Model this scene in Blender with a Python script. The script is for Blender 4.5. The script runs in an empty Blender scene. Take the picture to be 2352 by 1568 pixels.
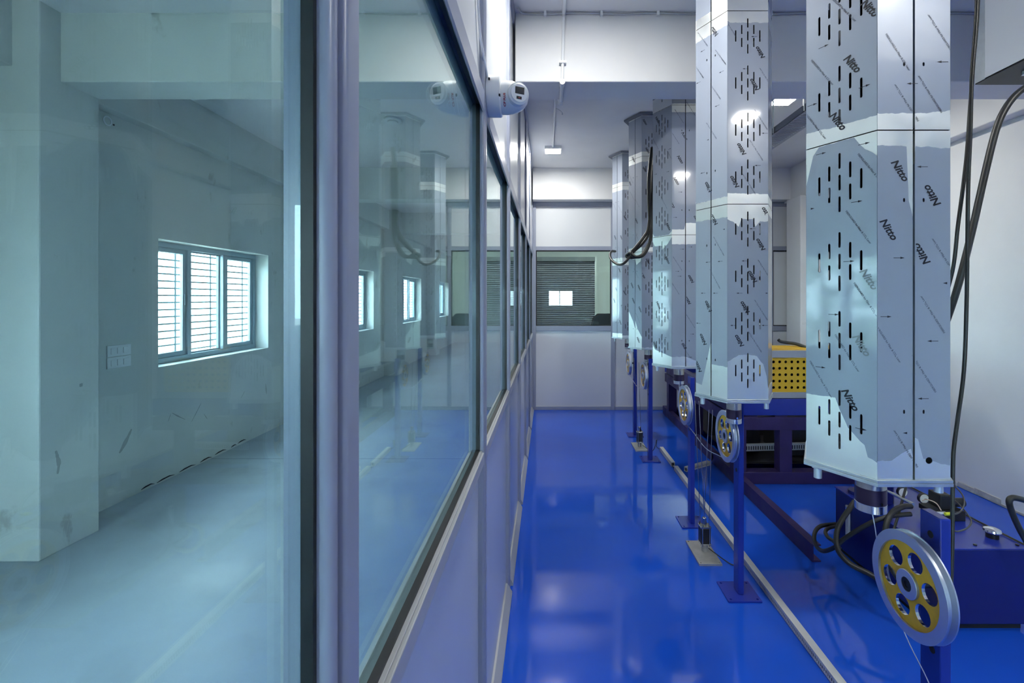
import bpy, math, random
from mathutils import Vector, Matrix
from mathutils.geometry import tessellate_polygon

# ------------------------------------------------------------------ camera, world, exposure
S = bpy.context.scene
COL = S.collection
FPX, VX, VY, H = 1086.0, 1257.0, 684.0, 1.485      # focal length in px, vanishing point, eye height
cam_d = bpy.data.cameras.new('camera'); cam = bpy.data.objects.new('camera', cam_d); COL.objects.link(cam)
cam.location = (0, 0, H); cam.rotation_euler = (math.pi/2, 0, 0)
cam_d.sensor_width = 36.0; cam_d.lens = 36.0*FPX/2352.0
cam_d.shift_x = -(VX-1176.0)/2352.0; cam_d.shift_y = (VY-784.0)/2352.0
cam_d.clip_start = 0.02; cam_d.clip_end = 200
S.camera = cam
S.view_settings.view_transform = 'Standard'; S.view_settings.look = 'None'
S.view_settings.gamma = 1.0; S.view_settings.use_curve_mapping = False
S.view_settings.exposure = 1.15
LAMP = 135.0           # emission of the ceiling lamps
SKY = 14.5             # overcast daylight outside the windows
world = bpy.data.worlds.new('sky'); S.world = world; world.use_nodes = True
bg = world.node_tree.nodes['Background']; bg.inputs[0].default_value = (0.76, 0.885, 1.0, 1); bg.inputs[1].default_value = SKY
try:
    S.cycles.use_denoising = True
    S.cycles.max_bounces = 5; S.cycles.diffuse_bounces = 3; S.cycles.glossy_bounces = 3
    S.cycles.use_adaptive_sampling = True; S.cycles.adaptive_threshold = .04
    S.cycles.transparent_max_bounces = 16; S.cycles.transmission_bounces = 2
    S.cycles.caustics_reflective = False; S.cycles.caustics_refractive = False
    S.cycles.sample_clamp_indirect = 6.0
except Exception: pass

R = math.radians
def at(px, py, Y):
    """the point at real depth Y whose direction from the tripod is that of a spot in the photograph"""
    return Vector(((px-VX)*Y/FPX, Y, H-(py-VY)*Y/FPX))

# ------------------------------------------------------------------ materials
MATS = {}
def nt(m): return m.node_tree.nodes, m.node_tree.links
def pbr(name, col, rough=0.5, metal=0.0, spec=0.5, var=0.0, vscale=8.0, bump=0.0, bscale=200.0, rvar=0.0, coat=0.0, emit=0.0):
    m = bpy.data.materials.new(name); m.use_nodes = True; N, L = nt(m)
    b = N['Principled BSDF']
    b.inputs['Base Color'].default_value = (*col, 1); b.inputs['Roughness'].default_value = rough
    b.inputs['Metallic'].default_value = metal; b.inputs['Specular IOR Level'].default_value = spec
    if coat: b.inputs['Coat Weight'].default_value = coat; b.inputs['Coat Roughness'].default_value = 0.08
    if emit: b.inputs['Emission Color'].default_value = (*col, 1); b.inputs['Emission Strength'].default_value = emit
    if var or rvar or bump:
        tc = N.new('ShaderNodeTexCoord')
    if var or rvar:
        n = N.new('ShaderNodeTexNoise'); n.inputs['Scale'].default_value = vscale; n.inputs['Detail'].default_value = 4
        L.new(tc.outputs['Object'], n.inputs['Vector'])
    if var:
        mr = N.new('ShaderNodeMapRange'); mr.inputs[1].default_value = .3; mr.inputs[2].default_value = .7
        mr.inputs[3].default_value = 1-var; mr.inputs[4].default_value = 1+var*.5
        L.new(n.outputs['Fac'], mr.inputs[0])
        mx = N.new('ShaderNodeVectorMath'); mx.operation = 'SCALE'; mx.inputs[0].default_value = col
        L.new(mr.outputs[0], mx.inputs['Scale']); L.new(mx.outputs[0], b.inputs['Base Color'])
    if rvar:
        mr2 = N.new('ShaderNodeMapRange'); mr2.inputs[1].default_value = .3; mr2.inputs[2].default_value = .7
        mr2.inputs[3].default_value = max(0, rough-rvar); mr2.inputs[4].default_value = rough+rvar
        L.new(n.outputs['Fac'], mr2.inputs[0]); L.new(mr2.outputs[0], b.inputs['Roughness'])
    if bump:
        n2 = N.new('ShaderNodeTexNoise'); n2.inputs['Scale'].default_value = bscale; n2.inputs['Detail'].default_value = 3
        L.new(tc.outputs['Object'], n2.inputs['Vector'])
        bp = N.new('ShaderNodeBump'); bp.inputs['Strength'].default_value = bump; bp.inputs['Distance'].default_value = .002
        L.new(n2.outputs['Fac'], bp.inputs['Height']); L.new(bp.outputs[0], b.inputs['Normal'])
    MATS[name] = m
    return m

def stained(name, col, dirt, rough, dscale, lo, hi, amount, spec=.3, stretch=(1, 1, 1), fine=.04, rough2=None, bump=.15, bscale=60):
    """painted or cast surface with patches of dirt that have a shape of their own"""
    m = bpy.data.materials.new(name); m.use_nodes = True; N, L = nt(m); b = N['Principled BSDF']
    b.inputs['Roughness'].default_value = rough; b.inputs['Specular IOR Level'].default_value = spec
    tc = N.new('ShaderNodeTexCoord'); mp = N.new('ShaderNodeMapping'); mp.inputs['Scale'].default_value = stretch
    L.new(tc.outputs['Object'], mp.inputs['Vector'])
    n1 = N.new('ShaderNodeTexNoise'); n1.inputs['Scale'].default_value = dscale; n1.inputs['Detail'].default_value = 6; n1.inputs['Roughness'].default_value = .6
    L.new(mp.outputs[0], n1.inputs['Vector'])
    r1 = N.new('ShaderNodeMapRange'); r1.interpolation_type = 'SMOOTHSTEP'
    r1.inputs[1].default_value = lo; r1.inputs[2].default_value = hi; r1.inputs[3].default_value = 0; r1.inputs[4].default_value = amount
    L.new(n1.outputs['Fac'], r1.inputs[0])
    n2 = N.new('ShaderNodeTexNoise'); n2.inputs['Scale'].default_value = 2.2; n2.inputs['Detail'].default_value = 5
    L.new(tc.outputs['Object'], n2.inputs['Vector'])
    r2 = N.new('ShaderNodeMapRange'); r2.inputs[1].default_value = .3; r2.inputs[2].default_value = .7; r2.inputs[3].default_value = 1-fine; r2.inputs[4].default_value = 1+fine
    L.new(n2.outputs['Fac'], r2.inputs[0])
    sc = N.new('ShaderNodeVectorMath'); sc.operation = 'SCALE'; sc.inputs[0].default_value = col; L.new(r2.outputs[0], sc.inputs['Scale'])
    mx = N.new('ShaderNodeMix'); mx.data_type = 'RGBA'
    L.new(r1.outputs[0], mx.inputs[0]); L.new(sc.outputs[0], mx.inputs[6]); mx.inputs[7].default_value = (*dirt, 1)
    L.new(mx.outputs[2], b.inputs['Base Color'])
    if rough2 is not None:
        r3 = N.new('ShaderNodeMapRange'); r3.inputs[1].default_value = .35; r3.inputs[2].default_value = .65; r3.inputs[3].default_value = rough; r3.inputs[4].default_value = rough2
        L.new(n2.outputs['Fac'], r3.inputs[0]); L.new(r3.outputs[0], b.inputs['Roughness'])
    if bump:
        n3 = N.new('ShaderNodeTexNoise'); n3.inputs['Scale'].default_value = bscale; n3.inputs['Detail'].default_value = 2
        L.new(tc.outputs['Object'], n3.inputs['Vector'])
        bp = N.new('ShaderNodeBump'); bp.inputs['Strength'].default_value = bump; bp.inputs['Distance'].default_value = .003
        L.new(n3.outputs['Fac'], bp.inputs['Height']); L.new(bp.outputs[0], b.inputs['Normal'])
    MATS[name] = m
    return m

def glass(name, tint, r0=.043, rough=.0):
    """thin window glass: tinted straight transmission plus a Fresnel mirror (Schlick), same for every ray"""
    m = bpy.data.materials.new(name); m.use_nodes = True; N, L = nt(m)
    N.remove(N['Principled BSDF']); out = N['Material Output']
    g = N.new('ShaderNodeNewGeometry'); d = N.new('ShaderNodeVectorMath'); d.operation = 'DOT_PRODUCT'
    L.new(g.outputs['Incoming'], d.inputs[0]); L.new(g.outputs['Normal'], d.inputs[1])
    a = N.new('ShaderNodeMath'); a.operation = 'ABSOLUTE'; L.new(d.outputs['Value'], a.inputs[0])
    o = N.new('ShaderNodeMath'); o.operation = 'SUBTRACT'; o.inputs[0].default_value = 1; L.new(a.outputs[0], o.inputs[1])
    p = N.new('ShaderNodeMath'); p.operation = 'POWER'; L.new(o.outputs[0], p.inputs[0]); p.inputs[1].default_value = 5
    ma = N.new('ShaderNodeMath'); ma.operation = 'MULTIPLY_ADD'; L.new(p.outputs[0], ma.inputs[0]); ma.inputs[1].default_value = 1-r0; ma.inputs[2].default_value = r0
    t = N.new('ShaderNodeBsdfTransparent'); t.inputs[0].default_value = (*tint, 1)
    gl = N.new('ShaderNodeBsdfGlossy'); gl.inputs['Roughness'].default_value = rough; gl.inputs[0].default_value = (.95, 1, 1, 1)
    mx = N.new('ShaderNodeMixShader'); L.new(ma.outputs[0], mx.inputs[0]); L.new(t.outputs[0], mx.inputs[1]); L.new(gl.outputs[0], mx.inputs[2])
    L.new(mx.outputs[0], out.inputs['Surface'])
    MATS[name] = m
    return m

def emitter(name, col, strength):
    m = bpy.data.materials.new(name); m.use_nodes = True; N, L = nt(m); N.remove(N['Principled BSDF'])
    e = N.new('ShaderNodeEmission'); e.inputs[0].default_value = (*col, 1); e.inputs[1].default_value = strength
    L.new(e.outputs[0], N['Material Output'].inputs['Surface']); MATS[name] = m
    return m

stained('wall_paint', (.80, .81, .82), (.45, .43, .40), .55, 5.0, .66, .78, .35, bump=.12, bscale=45)
stained('old_wall_paint', (.60, .64, .63), (.30, .29, .27), .6, 3.2, .64, .72, .5, stretch=(1, 1.6, .8), bump=.2, bscale=40)
stained('ceiling_paint', (.80, .81, .83), (.6, .6, .6), .7, 4, .7, .85, .3, bump=.1)
stained('cement', (.42, .42, .40), (.62, .62, .60), .8, 9, .45, .62, .6, bump=.4)
stained('concrete_floor', (.42, .49, .56), (.28, .31, .33), .38, 1.6, .5, .72, .45, spec=.4, fine=.10, rough2=.55, bump=.08, bscale=90)
m = stained('epoxy_floor', (.010, .085, .60), (.014, .095, .55), .05, 3.5, .5, .7, .4, spec=.5, fine=.05, rough2=.10, bump=.0)
N, L = nt(m)
_tc = N.new('ShaderNodeTexCoord'); _n = N.new('ShaderNodeTexNoise'); _n.inputs['Scale'].default_value = 3.2; _n.inputs['Detail'].default_value = 2
L.new(_tc.outputs['Object'], _n.inputs['Vector']); _b = N.new('ShaderNodeBump'); _b.inputs['Strength'].default_value = .06; _b.inputs['Distance'].default_value = .012
L.new(_n.outputs['Fac'], _b.inputs['Height']); L.new(_b.outputs[0], N['Principled BSDF'].inputs['Normal'])
pbr('frame_paint', (.29, .32, .41), .32, 0, .5, var=.04, vscale=3)
pbr('sill_paint', (.38, .40, .43), .35, 0, .5, var=.05, vscale=6)
pbr('panel_white', (.66, .69, .72), .28, 0, .5, var=.03, vscale=2)
pbr('panel_lower', (.52, .57, .67), .25, 0, .5, var=.03, vscale=2)
pbr('plate_grey', (.16, .18, .23), .5, .3)
pbr('cabinet_paint', (.60, .64, .70), .3, 0, .5)
pbr('scuff', (.33, .36, .355), .7)
pbr('rubber', (.012, .014, .016), .45, 0, .4)
pbr('steel_bare', (.74, .76, .75), .19, 1, .5, var=.08, vscale=18, rvar=.05)
pbr('zinc', (.66, .72, .74), .38, 1, .5, var=.1, vscale=30, rvar=.08)
pbr('stainless', (.50, .49, .46), .24, 1, .5, var=.15, vscale=25)
pbr('stain_band', (.055, .035, .075), .3, .6, .5)
pbr('aluminium', (.78, .80, .84), .16, 1, .5, rvar=.06, vscale=40)
pbr('aluminium_face', (.62, .66, .74), .42, 1, .5, rvar=.06, vscale=60)
pbr('yellow_paint', (.76, .43, .015), .45, 0, .45, var=.07, vscale=60, bump=.2, bscale=500)
pbr('yellow_sheet', (.78, .47, .02), .4, 0, .45, var=.05, vscale=10)
pbr('blue_paint', (.016, .034, .32), .22, 0, .5, var=.06, vscale=6)
pbr('tank_blue', (.012, .016, .15), .25, 0, .5, var=.06, vscale=4)
pbr('navy_paint', (.035, .022, .105), .42, 0, .4, var=.2, vscale=9, rvar=.1)
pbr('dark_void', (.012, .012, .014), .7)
pbr('black_hose', (.022, .024, .022), .42, 0, .45, var=.15, vscale=40)
pbr('dark_metal', (.03, .032, .036), .42, .5, .5, var=.15, vscale=30)
pbr('grey_enamel', (.40, .42, .46), .4, 0, .5, var=.03)
pbr('white_plastic', (.80, .83, .86), .3, 0, .5)
pbr('black_gloss', (.02, .025, .03), .12, 0, .5)
pbr('red_print', (.45, .05, .07), .5)
pbr('ink', (.010, .013, .022), .5, 0, .3)
pbr('ink_faint', (.20, .23, .25), .5, .2, .3)
pbr('ink_pale', (.055, .065, .095), .5, 0, .3)
pbr('wire', (.62, .64, .70), .35, 1)
pbr('chrome', (.85, .86, .88), .08, 1)
pbr('sensor_plate', (.46, .46, .44), .5, .7, .5, var=.12, vscale=30)
pbr('trunking', (.52, .53, .54), .5, 0, .4, var=.05, vscale=20)
pbr('window_frame', (.30, .40, .46), .35, .2, .5)
pbr('grille', (.12, .17, .18), .5, .3)
pbr('blind_dark', (.14, .16, .155), .5, 0, .4)
pbr('control_wall', (.74, .80, .74), .6)
pbr('green_yellow', (.55, .60, .03), .4)
pbr('gauge_face', (.8, .82, .82), .4)
pbr('leaf', (.10, .22, .05), .6, var=.3, vscale=3)
pbr('bark', (.16, .12, .08), .8)
pbr('earth', (.50, .48, .42), .9, var=.1, vscale=.6)
pbr('chair_fabric', (.012, .014, .016), .6)
pbr('copper_wire', (.55, .40, .30), .4, 0)
glass('partition_glass', (.825, .925, .93), .036)
glass('window_glass', (.93, .98, .97), .04)
emitter('lamp_light', (1.0, .985, .93), LAMP)
def M(n): return MATS[n]

# ------------------------------------------------------------------ mesh helpers
class MB:
    def __init__(s): s.v = []; s.f = []
    def add(s, vs, fs):
        o = len(s.v); s.v += [tuple(p) for p in vs]; s.f += [tuple(i+o for i in f) for f in fs]; return s
    def box(s, x0, x1, y0, y1, z0, z1):
        return s.add([(x0,y0,z0),(x1,y0,z0),(x1,y1,z0),(x0,y1,z0),(x0,y0,z1),(x1,y0,z1),(x1,y1,z1),(x0,y1,z1)],
              [(3,2,1,0),(4,5,6,7),(0,1,5,4),(1,2,6,5),(2,3,7,6),(3,0,4,7)])
    def prism(s, pts, a, b, axis='z'):
        """outline pts (2-D, counter-clockwise seen from +axis) swept from a to b along axis"""
        n = len(pts)
        def mk(p, h):
            return {'z': (p[0], p[1], h), 'x': (h, p[0], p[1]), 'y': (p[1], h, p[0])}[axis]
        vs = [mk(p, a) for p in pts]+[mk(p, b) for p in pts]
        fs = [tuple(range(n-1, -1, -1)), tuple(range(n, 2*n))]+[(i, (i+1) % n, n+(i+1) % n, n+i) for i in range(n)]
        return s.add(vs, fs)
    def lathe(s, prof, seg=32, origin=(0,0,0), axis='z', close=True):
        """prof: list of (radius, height) ; closed ring profile if close"""
        n = len(prof); vs = []; fs = []
        for k in range(seg):
            a = 2*math.pi*k/seg; c, d = math.cos(a), math.sin(a)
            for r, h in prof:
                p = {'z': (r*c, r*d, h), 'x': (h, r*c, r*d), 'y': (r*d, h, r*c)}[axis]
                vs.append((p[0]+origin[0], p[1]+origin[1], p[2]+origin[2]))
        for k in range(seg):
            k2 = (k+1) % seg
            for i in range(n if close else n-1):
                j = (i+1) % n
                fs.append((k*n+i, k2*n+i, k2*n+j, k*n+j))
        return s.add(vs, fs)
    def cyl(s, r, a, b, seg=24, origin=(0,0,0), axis='z', bev=0.0):
        n = seg
        prof = [(r, a+bev), (r, b-bev)] if not bev else [(r-bev, a), (r, a+bev), (r, b-bev), (r-bev, b)]
        o = len(s.v); s.lathe(prof, seg, origin, axis, close=False); m_ = len(prof)
        s.f.append(tuple(o+k*m_ for k in range(n-1, -1, -1))); s.f.append(tuple(o+k*m_+m_-1 for k in range(n)))
        return s
    def holes(s, outer, holes, t, fr=None):
        """sheet in the u-w plane with holes, front face at depth 0, thickness t (towards +n). fr maps (u,w,d) to 3-D"""
        fr = fr or (lambda u, w, d: (u, d, w))
        loops = [outer]+holes
        tris = tessellate_polygon([[Vector((p[0], p[1], 0)) for p in lp] for lp in loops])
        flat = [p for lp in loops for p in lp]; n = len(flat)
        vs = [fr(p[0], p[1], 0) for p in flat]+[fr(p[0], p[1], t) for p in flat]
        fs = []
        for a, b, c in tris:
            ar = (flat[b][0]-flat[a][0])*(flat[c][1]-flat[a][1])-(flat[c][0]-flat[a][0])*(flat[b][1]-flat[a][1])
            if ar < 0: b, c = c, b
            fs.append((a, b, c)); fs.append((n+a, n+c, n+b))
        k = 0
        for lp in loops:
            m_ = len(lp)
            for i in range(m_):
                j = (i+1) % m_; fs.append((k+i, n+k+i, n+k+j, k+j))
            k += m_
        return s.add(vs, fs)
    def tube(s, pts, r, seg=8, cap=True):
        pts = [Vector(p) for p in pts]; n = len(pts)
        rad = r if isinstance(r, (list, tuple)) else [r]*n
        T = [(pts[min(i+1, n-1)]-pts[max(i-1, 0)]).normalized() for i in range(n)]
        up = Vector((0, 0, 1)) if abs(T[0].z) < .9 else Vector((1, 0, 0))
        u = T[0].cross(up).normalized(); vs = []
        for i in range(n):
            u = (u-T[i]*u.dot(T[i])).normalized(); w = T[i].cross(u)
            for k in range(seg):
                a = 2*math.pi*k/seg; vs.append(pts[i]+(u*math.cos(a)+w*math.sin(a))*rad[i])
        fs = [(i*seg+k, i*seg+(k+1) % seg, (i+1)*seg+(k+1) % seg, (i+1)*seg+k) for i in range(n-1) for k in range(seg)]
        if cap: fs += [tuple(range(seg-1, -1, -1)), tuple((n-1)*seg+k for k in range(seg))]
        return s.add(vs, fs)
    def build(s, name, mat, parent=None, bev=0.0, smooth=False, loc=None, rot=None, seg=2, local=False):
        me = bpy.data.meshes.new(name); me.from_pydata([tuple(v) for v in s.v], [], s.f); me.update()
        if mat: me.materials.append(M(mat) if isinstance(mat, str) else mat)
        o = bpy.data.objects.new(name, me); COL.objects.link(o)
        if parent:
            o.parent = parent
            if parent.type == 'EMPTY' and not local: o.matrix_parent_inverse = Matrix.Translation(-parent.location)
        if loc is not None: o.location = loc
        if rot is not None: o.rotation_euler = rot
        if smooth:
            for p in me.polygons: p.use_smooth = True
            try: me.set_sharp_from_angle(angle=R(40))
            except Exception: pass
        if bev:
            b = o.modifiers.new('bevel', 'BEVEL'); b.width = bev; b.segments = seg; b.limit_method = 'ANGLE'
        return o

def smooth_path(pts, n=8):
    P = [Vector(p) for p in pts]; P = [P[0]*2-P[1]]+P+[P[-1]*2-P[-2]]; out = []
    for i in range(1, len(P)-2):
        for k in range(n):
            t = k/n; a, b, c, d = P[i-1:i+3]
            out.append(.5*((2*b)+(c-a)*t+(2*a-5*b+4*c-d)*t*t+(3*b-a-3*c+d)*t**3))
    return out+[P[-2]]
def circle(cx, cy, r, n=16): return [(cx+r*math.cos(2*math.pi*k/n), cy+r*math.sin(2*math.pi*k/n)) for k in range(n)]
def slot(cx, cy, w, h, n=5):
    r = w/2; out = []
    for k in range(n): a = math.pi*k/(n-1); out.append((cx+r*math.cos(a), cy+h/2-r+r*math.sin(a)))
    for k in range(n): a = math.pi+math.pi*k/(n-1); out.append((cx+r*math.cos(a), cy-h/2+r+r*math.sin(a)))
    return out
def rect(x0, x1, y0, y1): return [(x0, y0), (x1, y0), (x1, y1), (x0, y1)]

def tag(o, label=None, cat=None, group=None, kind=None):
    if label: o['label'] = label
    if cat: o['category'] = cat
    if group: o['group'] = group
    if kind: o['kind'] = kind
    return o
def thing(name, label, cat, loc=(0,0,0), rotz=0.0, group=None, kind=None):
    o = bpy.data.objects.new(name, None); COL.objects.link(o); o.empty_display_size = .05
    o.location = loc; o.rotation_euler = (0, 0, rotz)
    return tag(o, label, cat, group, kind)
def B(*a): return MB().box(*a)
def struct(o, label, cat): return tag(o, label, cat, kind='structure')
# ------------------------------------------------------------------ the rooms
XL, XR, YB, YF, YE, ZC, ZBM = -3.11, 3.24, -4.6, 6.28, 15.8, 3.16, 2.755
PX0, PX1 = -.232, -.19                                    # the glazed partition between the two rooms

struct(B(PX1-.03, XR+.2, YB-.2, YF+.03, -.12, 0).build('floor', 'epoxy_floor'), 'glossy blue epoxy floor of the machine room', 'floor')
struct(B(XL-.25, PX1-.03, YB-.2, YE+.2, -.12, 0).build('floor', 'concrete_floor'), 'bare grey concrete floor behind the glass partition', 'floor')
struct(B(PX1-.03, XR+.2, YF+.03, 9.6, -.12, 0).build('floor', 'grey_enamel'), 'grey floor of the control room behind the far glazing', 'floor')
struct(B(XL-.25, XR+.25, YB-.2, YE+.2, ZC, ZC+.15).build('ceiling', 'ceiling_paint'), 'white painted concrete ceiling', 'ceiling')

# windows of the left wall: y0, y1
WIN = [(-2.62, -1.13), (.58, 2.07), (3.78, 5.27), (6.98, 8.47), (10.18, 11.67), (13.38, 14.87)]
WZ0, WZ1 = .93, 1.96
w = MB(); w.box(XL-.25, XL, YB-.2, YE+.2, 0, WZ0); w.box(XL-.25, XL, YB-.2, YE+.2, WZ1, ZC)
ys = [YB-.2]+[v for ab in WIN for v in ab]+[YE+.2]
for i in range(0, len(ys), 2): w.box(XL-.25, XL, ys[i], ys[i+1], WZ0, WZ1)
struct(w.build('wall_left', 'old_wall_paint'), 'stained pale plaster wall with windows across the empty room', 'wall')
struct(B(XR, XR+.2, YB-.2, YF+.35, 0, ZC).build('wall_right', 'wall_paint'), 'white painted wall on the right behind the towers', 'wall')
struct(B(XL-.25, PX0, YE, YE+.2, 0, ZC).build('wall_far', 'old_wall_paint'), 'pale end wall of the empty room', 'wall')
YL = -2.2; lx0, lx1, lz0, lz1 = -2.75, -.85, .90, 2.15
wl_ = MB(); wl_.box(XL-.25, lx0, YL-.2, YL, 0, ZC); wl_.box(lx1, PX0, YL-.2, YL, 0, ZC); wl_.box(lx0, lx1, YL-.2, YL, 0, lz0); wl_.box(lx0, lx1, YL-.2, YL, lz1, ZC)
struct(wl_.build('wall_back', 'old_wall_paint'), 'pale wall at the near end of the empty room', 'wall')
t = thing('window_8', 'added unseen window behind the tripod lighting the empty room', 'window', ((lx0+lx1)/2, YL, lz0), kind='structure')  # unseen window, put in to brighten the column and beam fronts
MB().holes(rect(lx0, lx1, lz0, lz1), [rect(lx0+.05, lx1-.05, lz0+.05, lz1-.05)], .05, lambda u, v, d: (u, YL-.06-d, v)).build('outer_frame', 'window_frame', t)
for k in (1, 2): B(lx0+(lx1-lx0)*k/3-.025, lx0+(lx1-lx0)*k/3+.025, YL-.11, YL-.06, lz0+.05, lz1-.05).build('mullion', 'window_frame', t)
B(lx0+.05, lx1-.05, YL-.092, YL-.086, lz0+.05, lz1-.05).build('pane', 'window_glass', t)
struct(B(PX0, PX1, YF+.1, YE+.2, 0, ZC).build('wall_side', 'wall_paint'), 'white wall dividing the control room from the empty room', 'wall')
wb = MB(); bx0, bx1, bz0, bz1 = .02, 1.02, 1.17, 1.78
wb.box(PX0, bx0, YB-.2, YB, 0, ZC); wb.box(bx1, XR+.2, YB-.2, YB, 0, ZC); wb.box(bx0, bx1, YB-.2, YB, 0, bz0); wb.box(bx0, bx1, YB-.2, YB, bz1, ZC)
struct(wb.build('wall_back', 'wall_paint'), 'white wall at the near end of the machine room', 'wall')
# rough cement fillet where the right wall meets the floor
random.seed(4)
cm = MB(); y = YB
while y < YF-.4:
    d = random.uniform(.12, .3); cm.box(XR-random.uniform(.004, .012), XR+.01, y, y+d, 0, random.uniform(.018, .05)); y += d
struct(cm.build('baseboard_right', 'cement', bev=.004), 'rough bare cement strip along the foot of the right wall', 'baseboard')

# beams and columns
for k, y0 in enumerate((-3.6, -.42, 2.78, 6.08, 9.30, 12.5)):
    struct(B(XL-.02, PX0-.002, y0, y0+.25, ZBM, ZC+.01).build('ceiling_beam', 'old_wall_paint', bev=.006), ('second ', 'nearest ', 'white ', 'third ', 'fourth ', 'farthest ')[k]+'ceiling beam over the empty room behind glass', 'beam')
for k, y0 in enumerate((-3.6, -.42, 2.78, 6.10)):
    struct(B(PX1+.001, XR+.02, y0, y0+.25, ZBM, ZC+.01).build('ceiling_beam', 'wall_paint', bev=.006), ('beam at the near end of the machine room', 'beam crossing above the tripod', 'deep white beam crossing in front of the third tower', 'white beam above the far glazed wall')[k], 'beam')
struct(B(XR-.10, XR+.02, YB, YF+.1, 2.73, ZC+.01).build('ceiling_beam', 'wall_paint', bev=.006), 'shallow beam along the top of the right wall', 'beam')
struct(B(XL-.02, XL+.10, YB, YE, 2.79, ZC+.01).build('ceiling_beam', 'old_wall_paint', bev=.006), 'shallow beam along the top of the window wall', 'beam')
for k, y0 in enumerate((-.5, 2.66, 5.86, 9.0, 12.2)):
    struct(B(XL-.02, XL+.25, y0, y0+.36, 0, ZC+.01).build('column', 'old_wall_paint', bev=.008),
           ('column beside the camera in the empty room', 'plaster column at the left edge of the picture', 'column hidden behind the near mullion', 'column between the second and third far windows', 'column before the farthest window')[k], 'column')
struct(B(XR-.16, XR+.02, 5.75, 6.09, 0, 2.74).build('column', 'wall_paint', bev=.008), 'white column in the corner by the yellow guard', 'column')

# ------------------------------------------------------------------ left windows
def window(y0, y1, n, label, foliage=False, wx=XL):
    t = thing('window_%d' % n, label, 'window', (wx-.14, (y0+y1)/2, WZ0), kind='structure')
    xf = wx-.20; xb = wx-.14; f = .045
    MB().holes(rect(y0, y1, WZ0, WZ1), [rect(y0+f, y1-f, WZ0+f, WZ1-f)], .06, lambda u, v, d: (xb-d, u, v)).build('outer_frame', 'window_frame', t, bev=.003)
    third = (y1-y0-2*f)/3
    for k in (1, 2):
        yc = y0+f+third*k
        B(xf, xb+.004, yc-.022, yc+.022, WZ0+f, WZ1-f).build('mullion', 'window_frame', t, bev=.003)
    for k in range(3):
        a = y0+f+third*k+(.022 if k else 0); b = y0+f+third*(k+1)-(.022 if k < 2 else 0)
        e = .04 if k != 1 else .014
        sx = xb-.012 if k != 1 else xb-.035
        sash = MB().holes(rect(a, b, WZ0+f, WZ1-f), [rect(a+e, b-e, WZ0+f+e, WZ1-f-e)], .022, lambda u, v, d: (sx-d, u, v)).build('sash', 'window_frame', t, bev=.002)
        B(sx-.014, sx-.009, a+e, b-e, WZ0+f+e, WZ1-f-e).build('pane', 'window_glass', sash)
        if k == 0: B(sx, sx+.012, b-.028, b-.012, 1.42, 1.52).build('handle', 'window_frame', sash, bev=.003)
    nb = 15
    for k in range(nb):
        z = WZ0+f+(WZ1-WZ0-2*f)*(k+.5)/nb
        MB().cyl(.008, y0+.005, y1-.005, 8, (xf-.03, 0, z), 'y').build('grille_bar', 'grille', t)
    for yv in (y0+f+third*.9, y0+f+third*1.85, y0+f+third*2.9):
        B(xf-.034, xf-.028, yv-.008, yv+.008, WZ0, WZ1).build('grille_stay', 'grille', t)
    return t
wl = ['window behind the tripod in the empty room', 'window mirrored in the nearest steel tower', 'large sliding window with grille bars left of the near mullion', 'second window half hidden by the near mullion', 'third bright window seen deep in the glass', 'farthest small bright window in the glass']
for n, (a, b) in enumerate(WIN): window(a, b, n+1, wl[n])

# window in the wall behind the tripod, mirrored in the far glazing
t = thing('window_7', 'bright window behind the tripod mirrored in the far glazing', 'window', ((bx0+bx1)/2, YB, bz0), kind='structure')
MB().holes(rect(bx0, bx1, bz0, bz1), [rect(bx0+.04, bx1-.1, bz0+.04, bz1-.04)], .05, lambda u, v, d: (u, YB-.06-d, v)).build('outer_frame', 'window_frame', t)
B(.44, .46, YB-.11, YB-.06, bz0+.04, bz1-.04).build('mullion', 'window_frame', t)
B(bx0+.04, bx1-.1, YB-.092, YB-.086, bz0+.04, bz1-.04).build('pane', 'window_glass', t)

# ------------------------------------------------------------------ glazed partition on the left
part = thing('wall_partition', 'grey framed glass partition running along the left side', 'partition', (PX1, 1, 0), kind='structure')
MY = [-4.5, -3.5, -2.5, -1.5, -.52, .481, 1.49, 2.44, 3.40, 4.37, 5.33, 6.28]
MW = .065
def mullion(y1):
    y0 = y1-MW
    r1, r2 = .008, .006
    prof = [(PX0, y0), (PX1-r1, y0)]+[(PX1-r1+r1*math.sin(R(a)), y0+r1-r1*math.cos(R(a))) for a in (15, 30, 45, 60, 75, 90)]+[(PX1, y0+.011), (PX1-.008, y0+.013), (PX1-.008, y0+.031), (PX1-.004, y0+.031)]
    prof += [(PX1-r2+r2*math.sin(R(a)), y0+.031+r2-r2*math.cos(R(a))) for a in (30, 50, 70, 90)]+[(PX1, y1-.004), (PX1-.004, y1), (PX0, y1)]
    return MB().prism(prof, 0, ZC, 'z').build('mullion', 'frame_paint', part, smooth=True)
for y1 in MY: mullion(y1)
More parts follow.
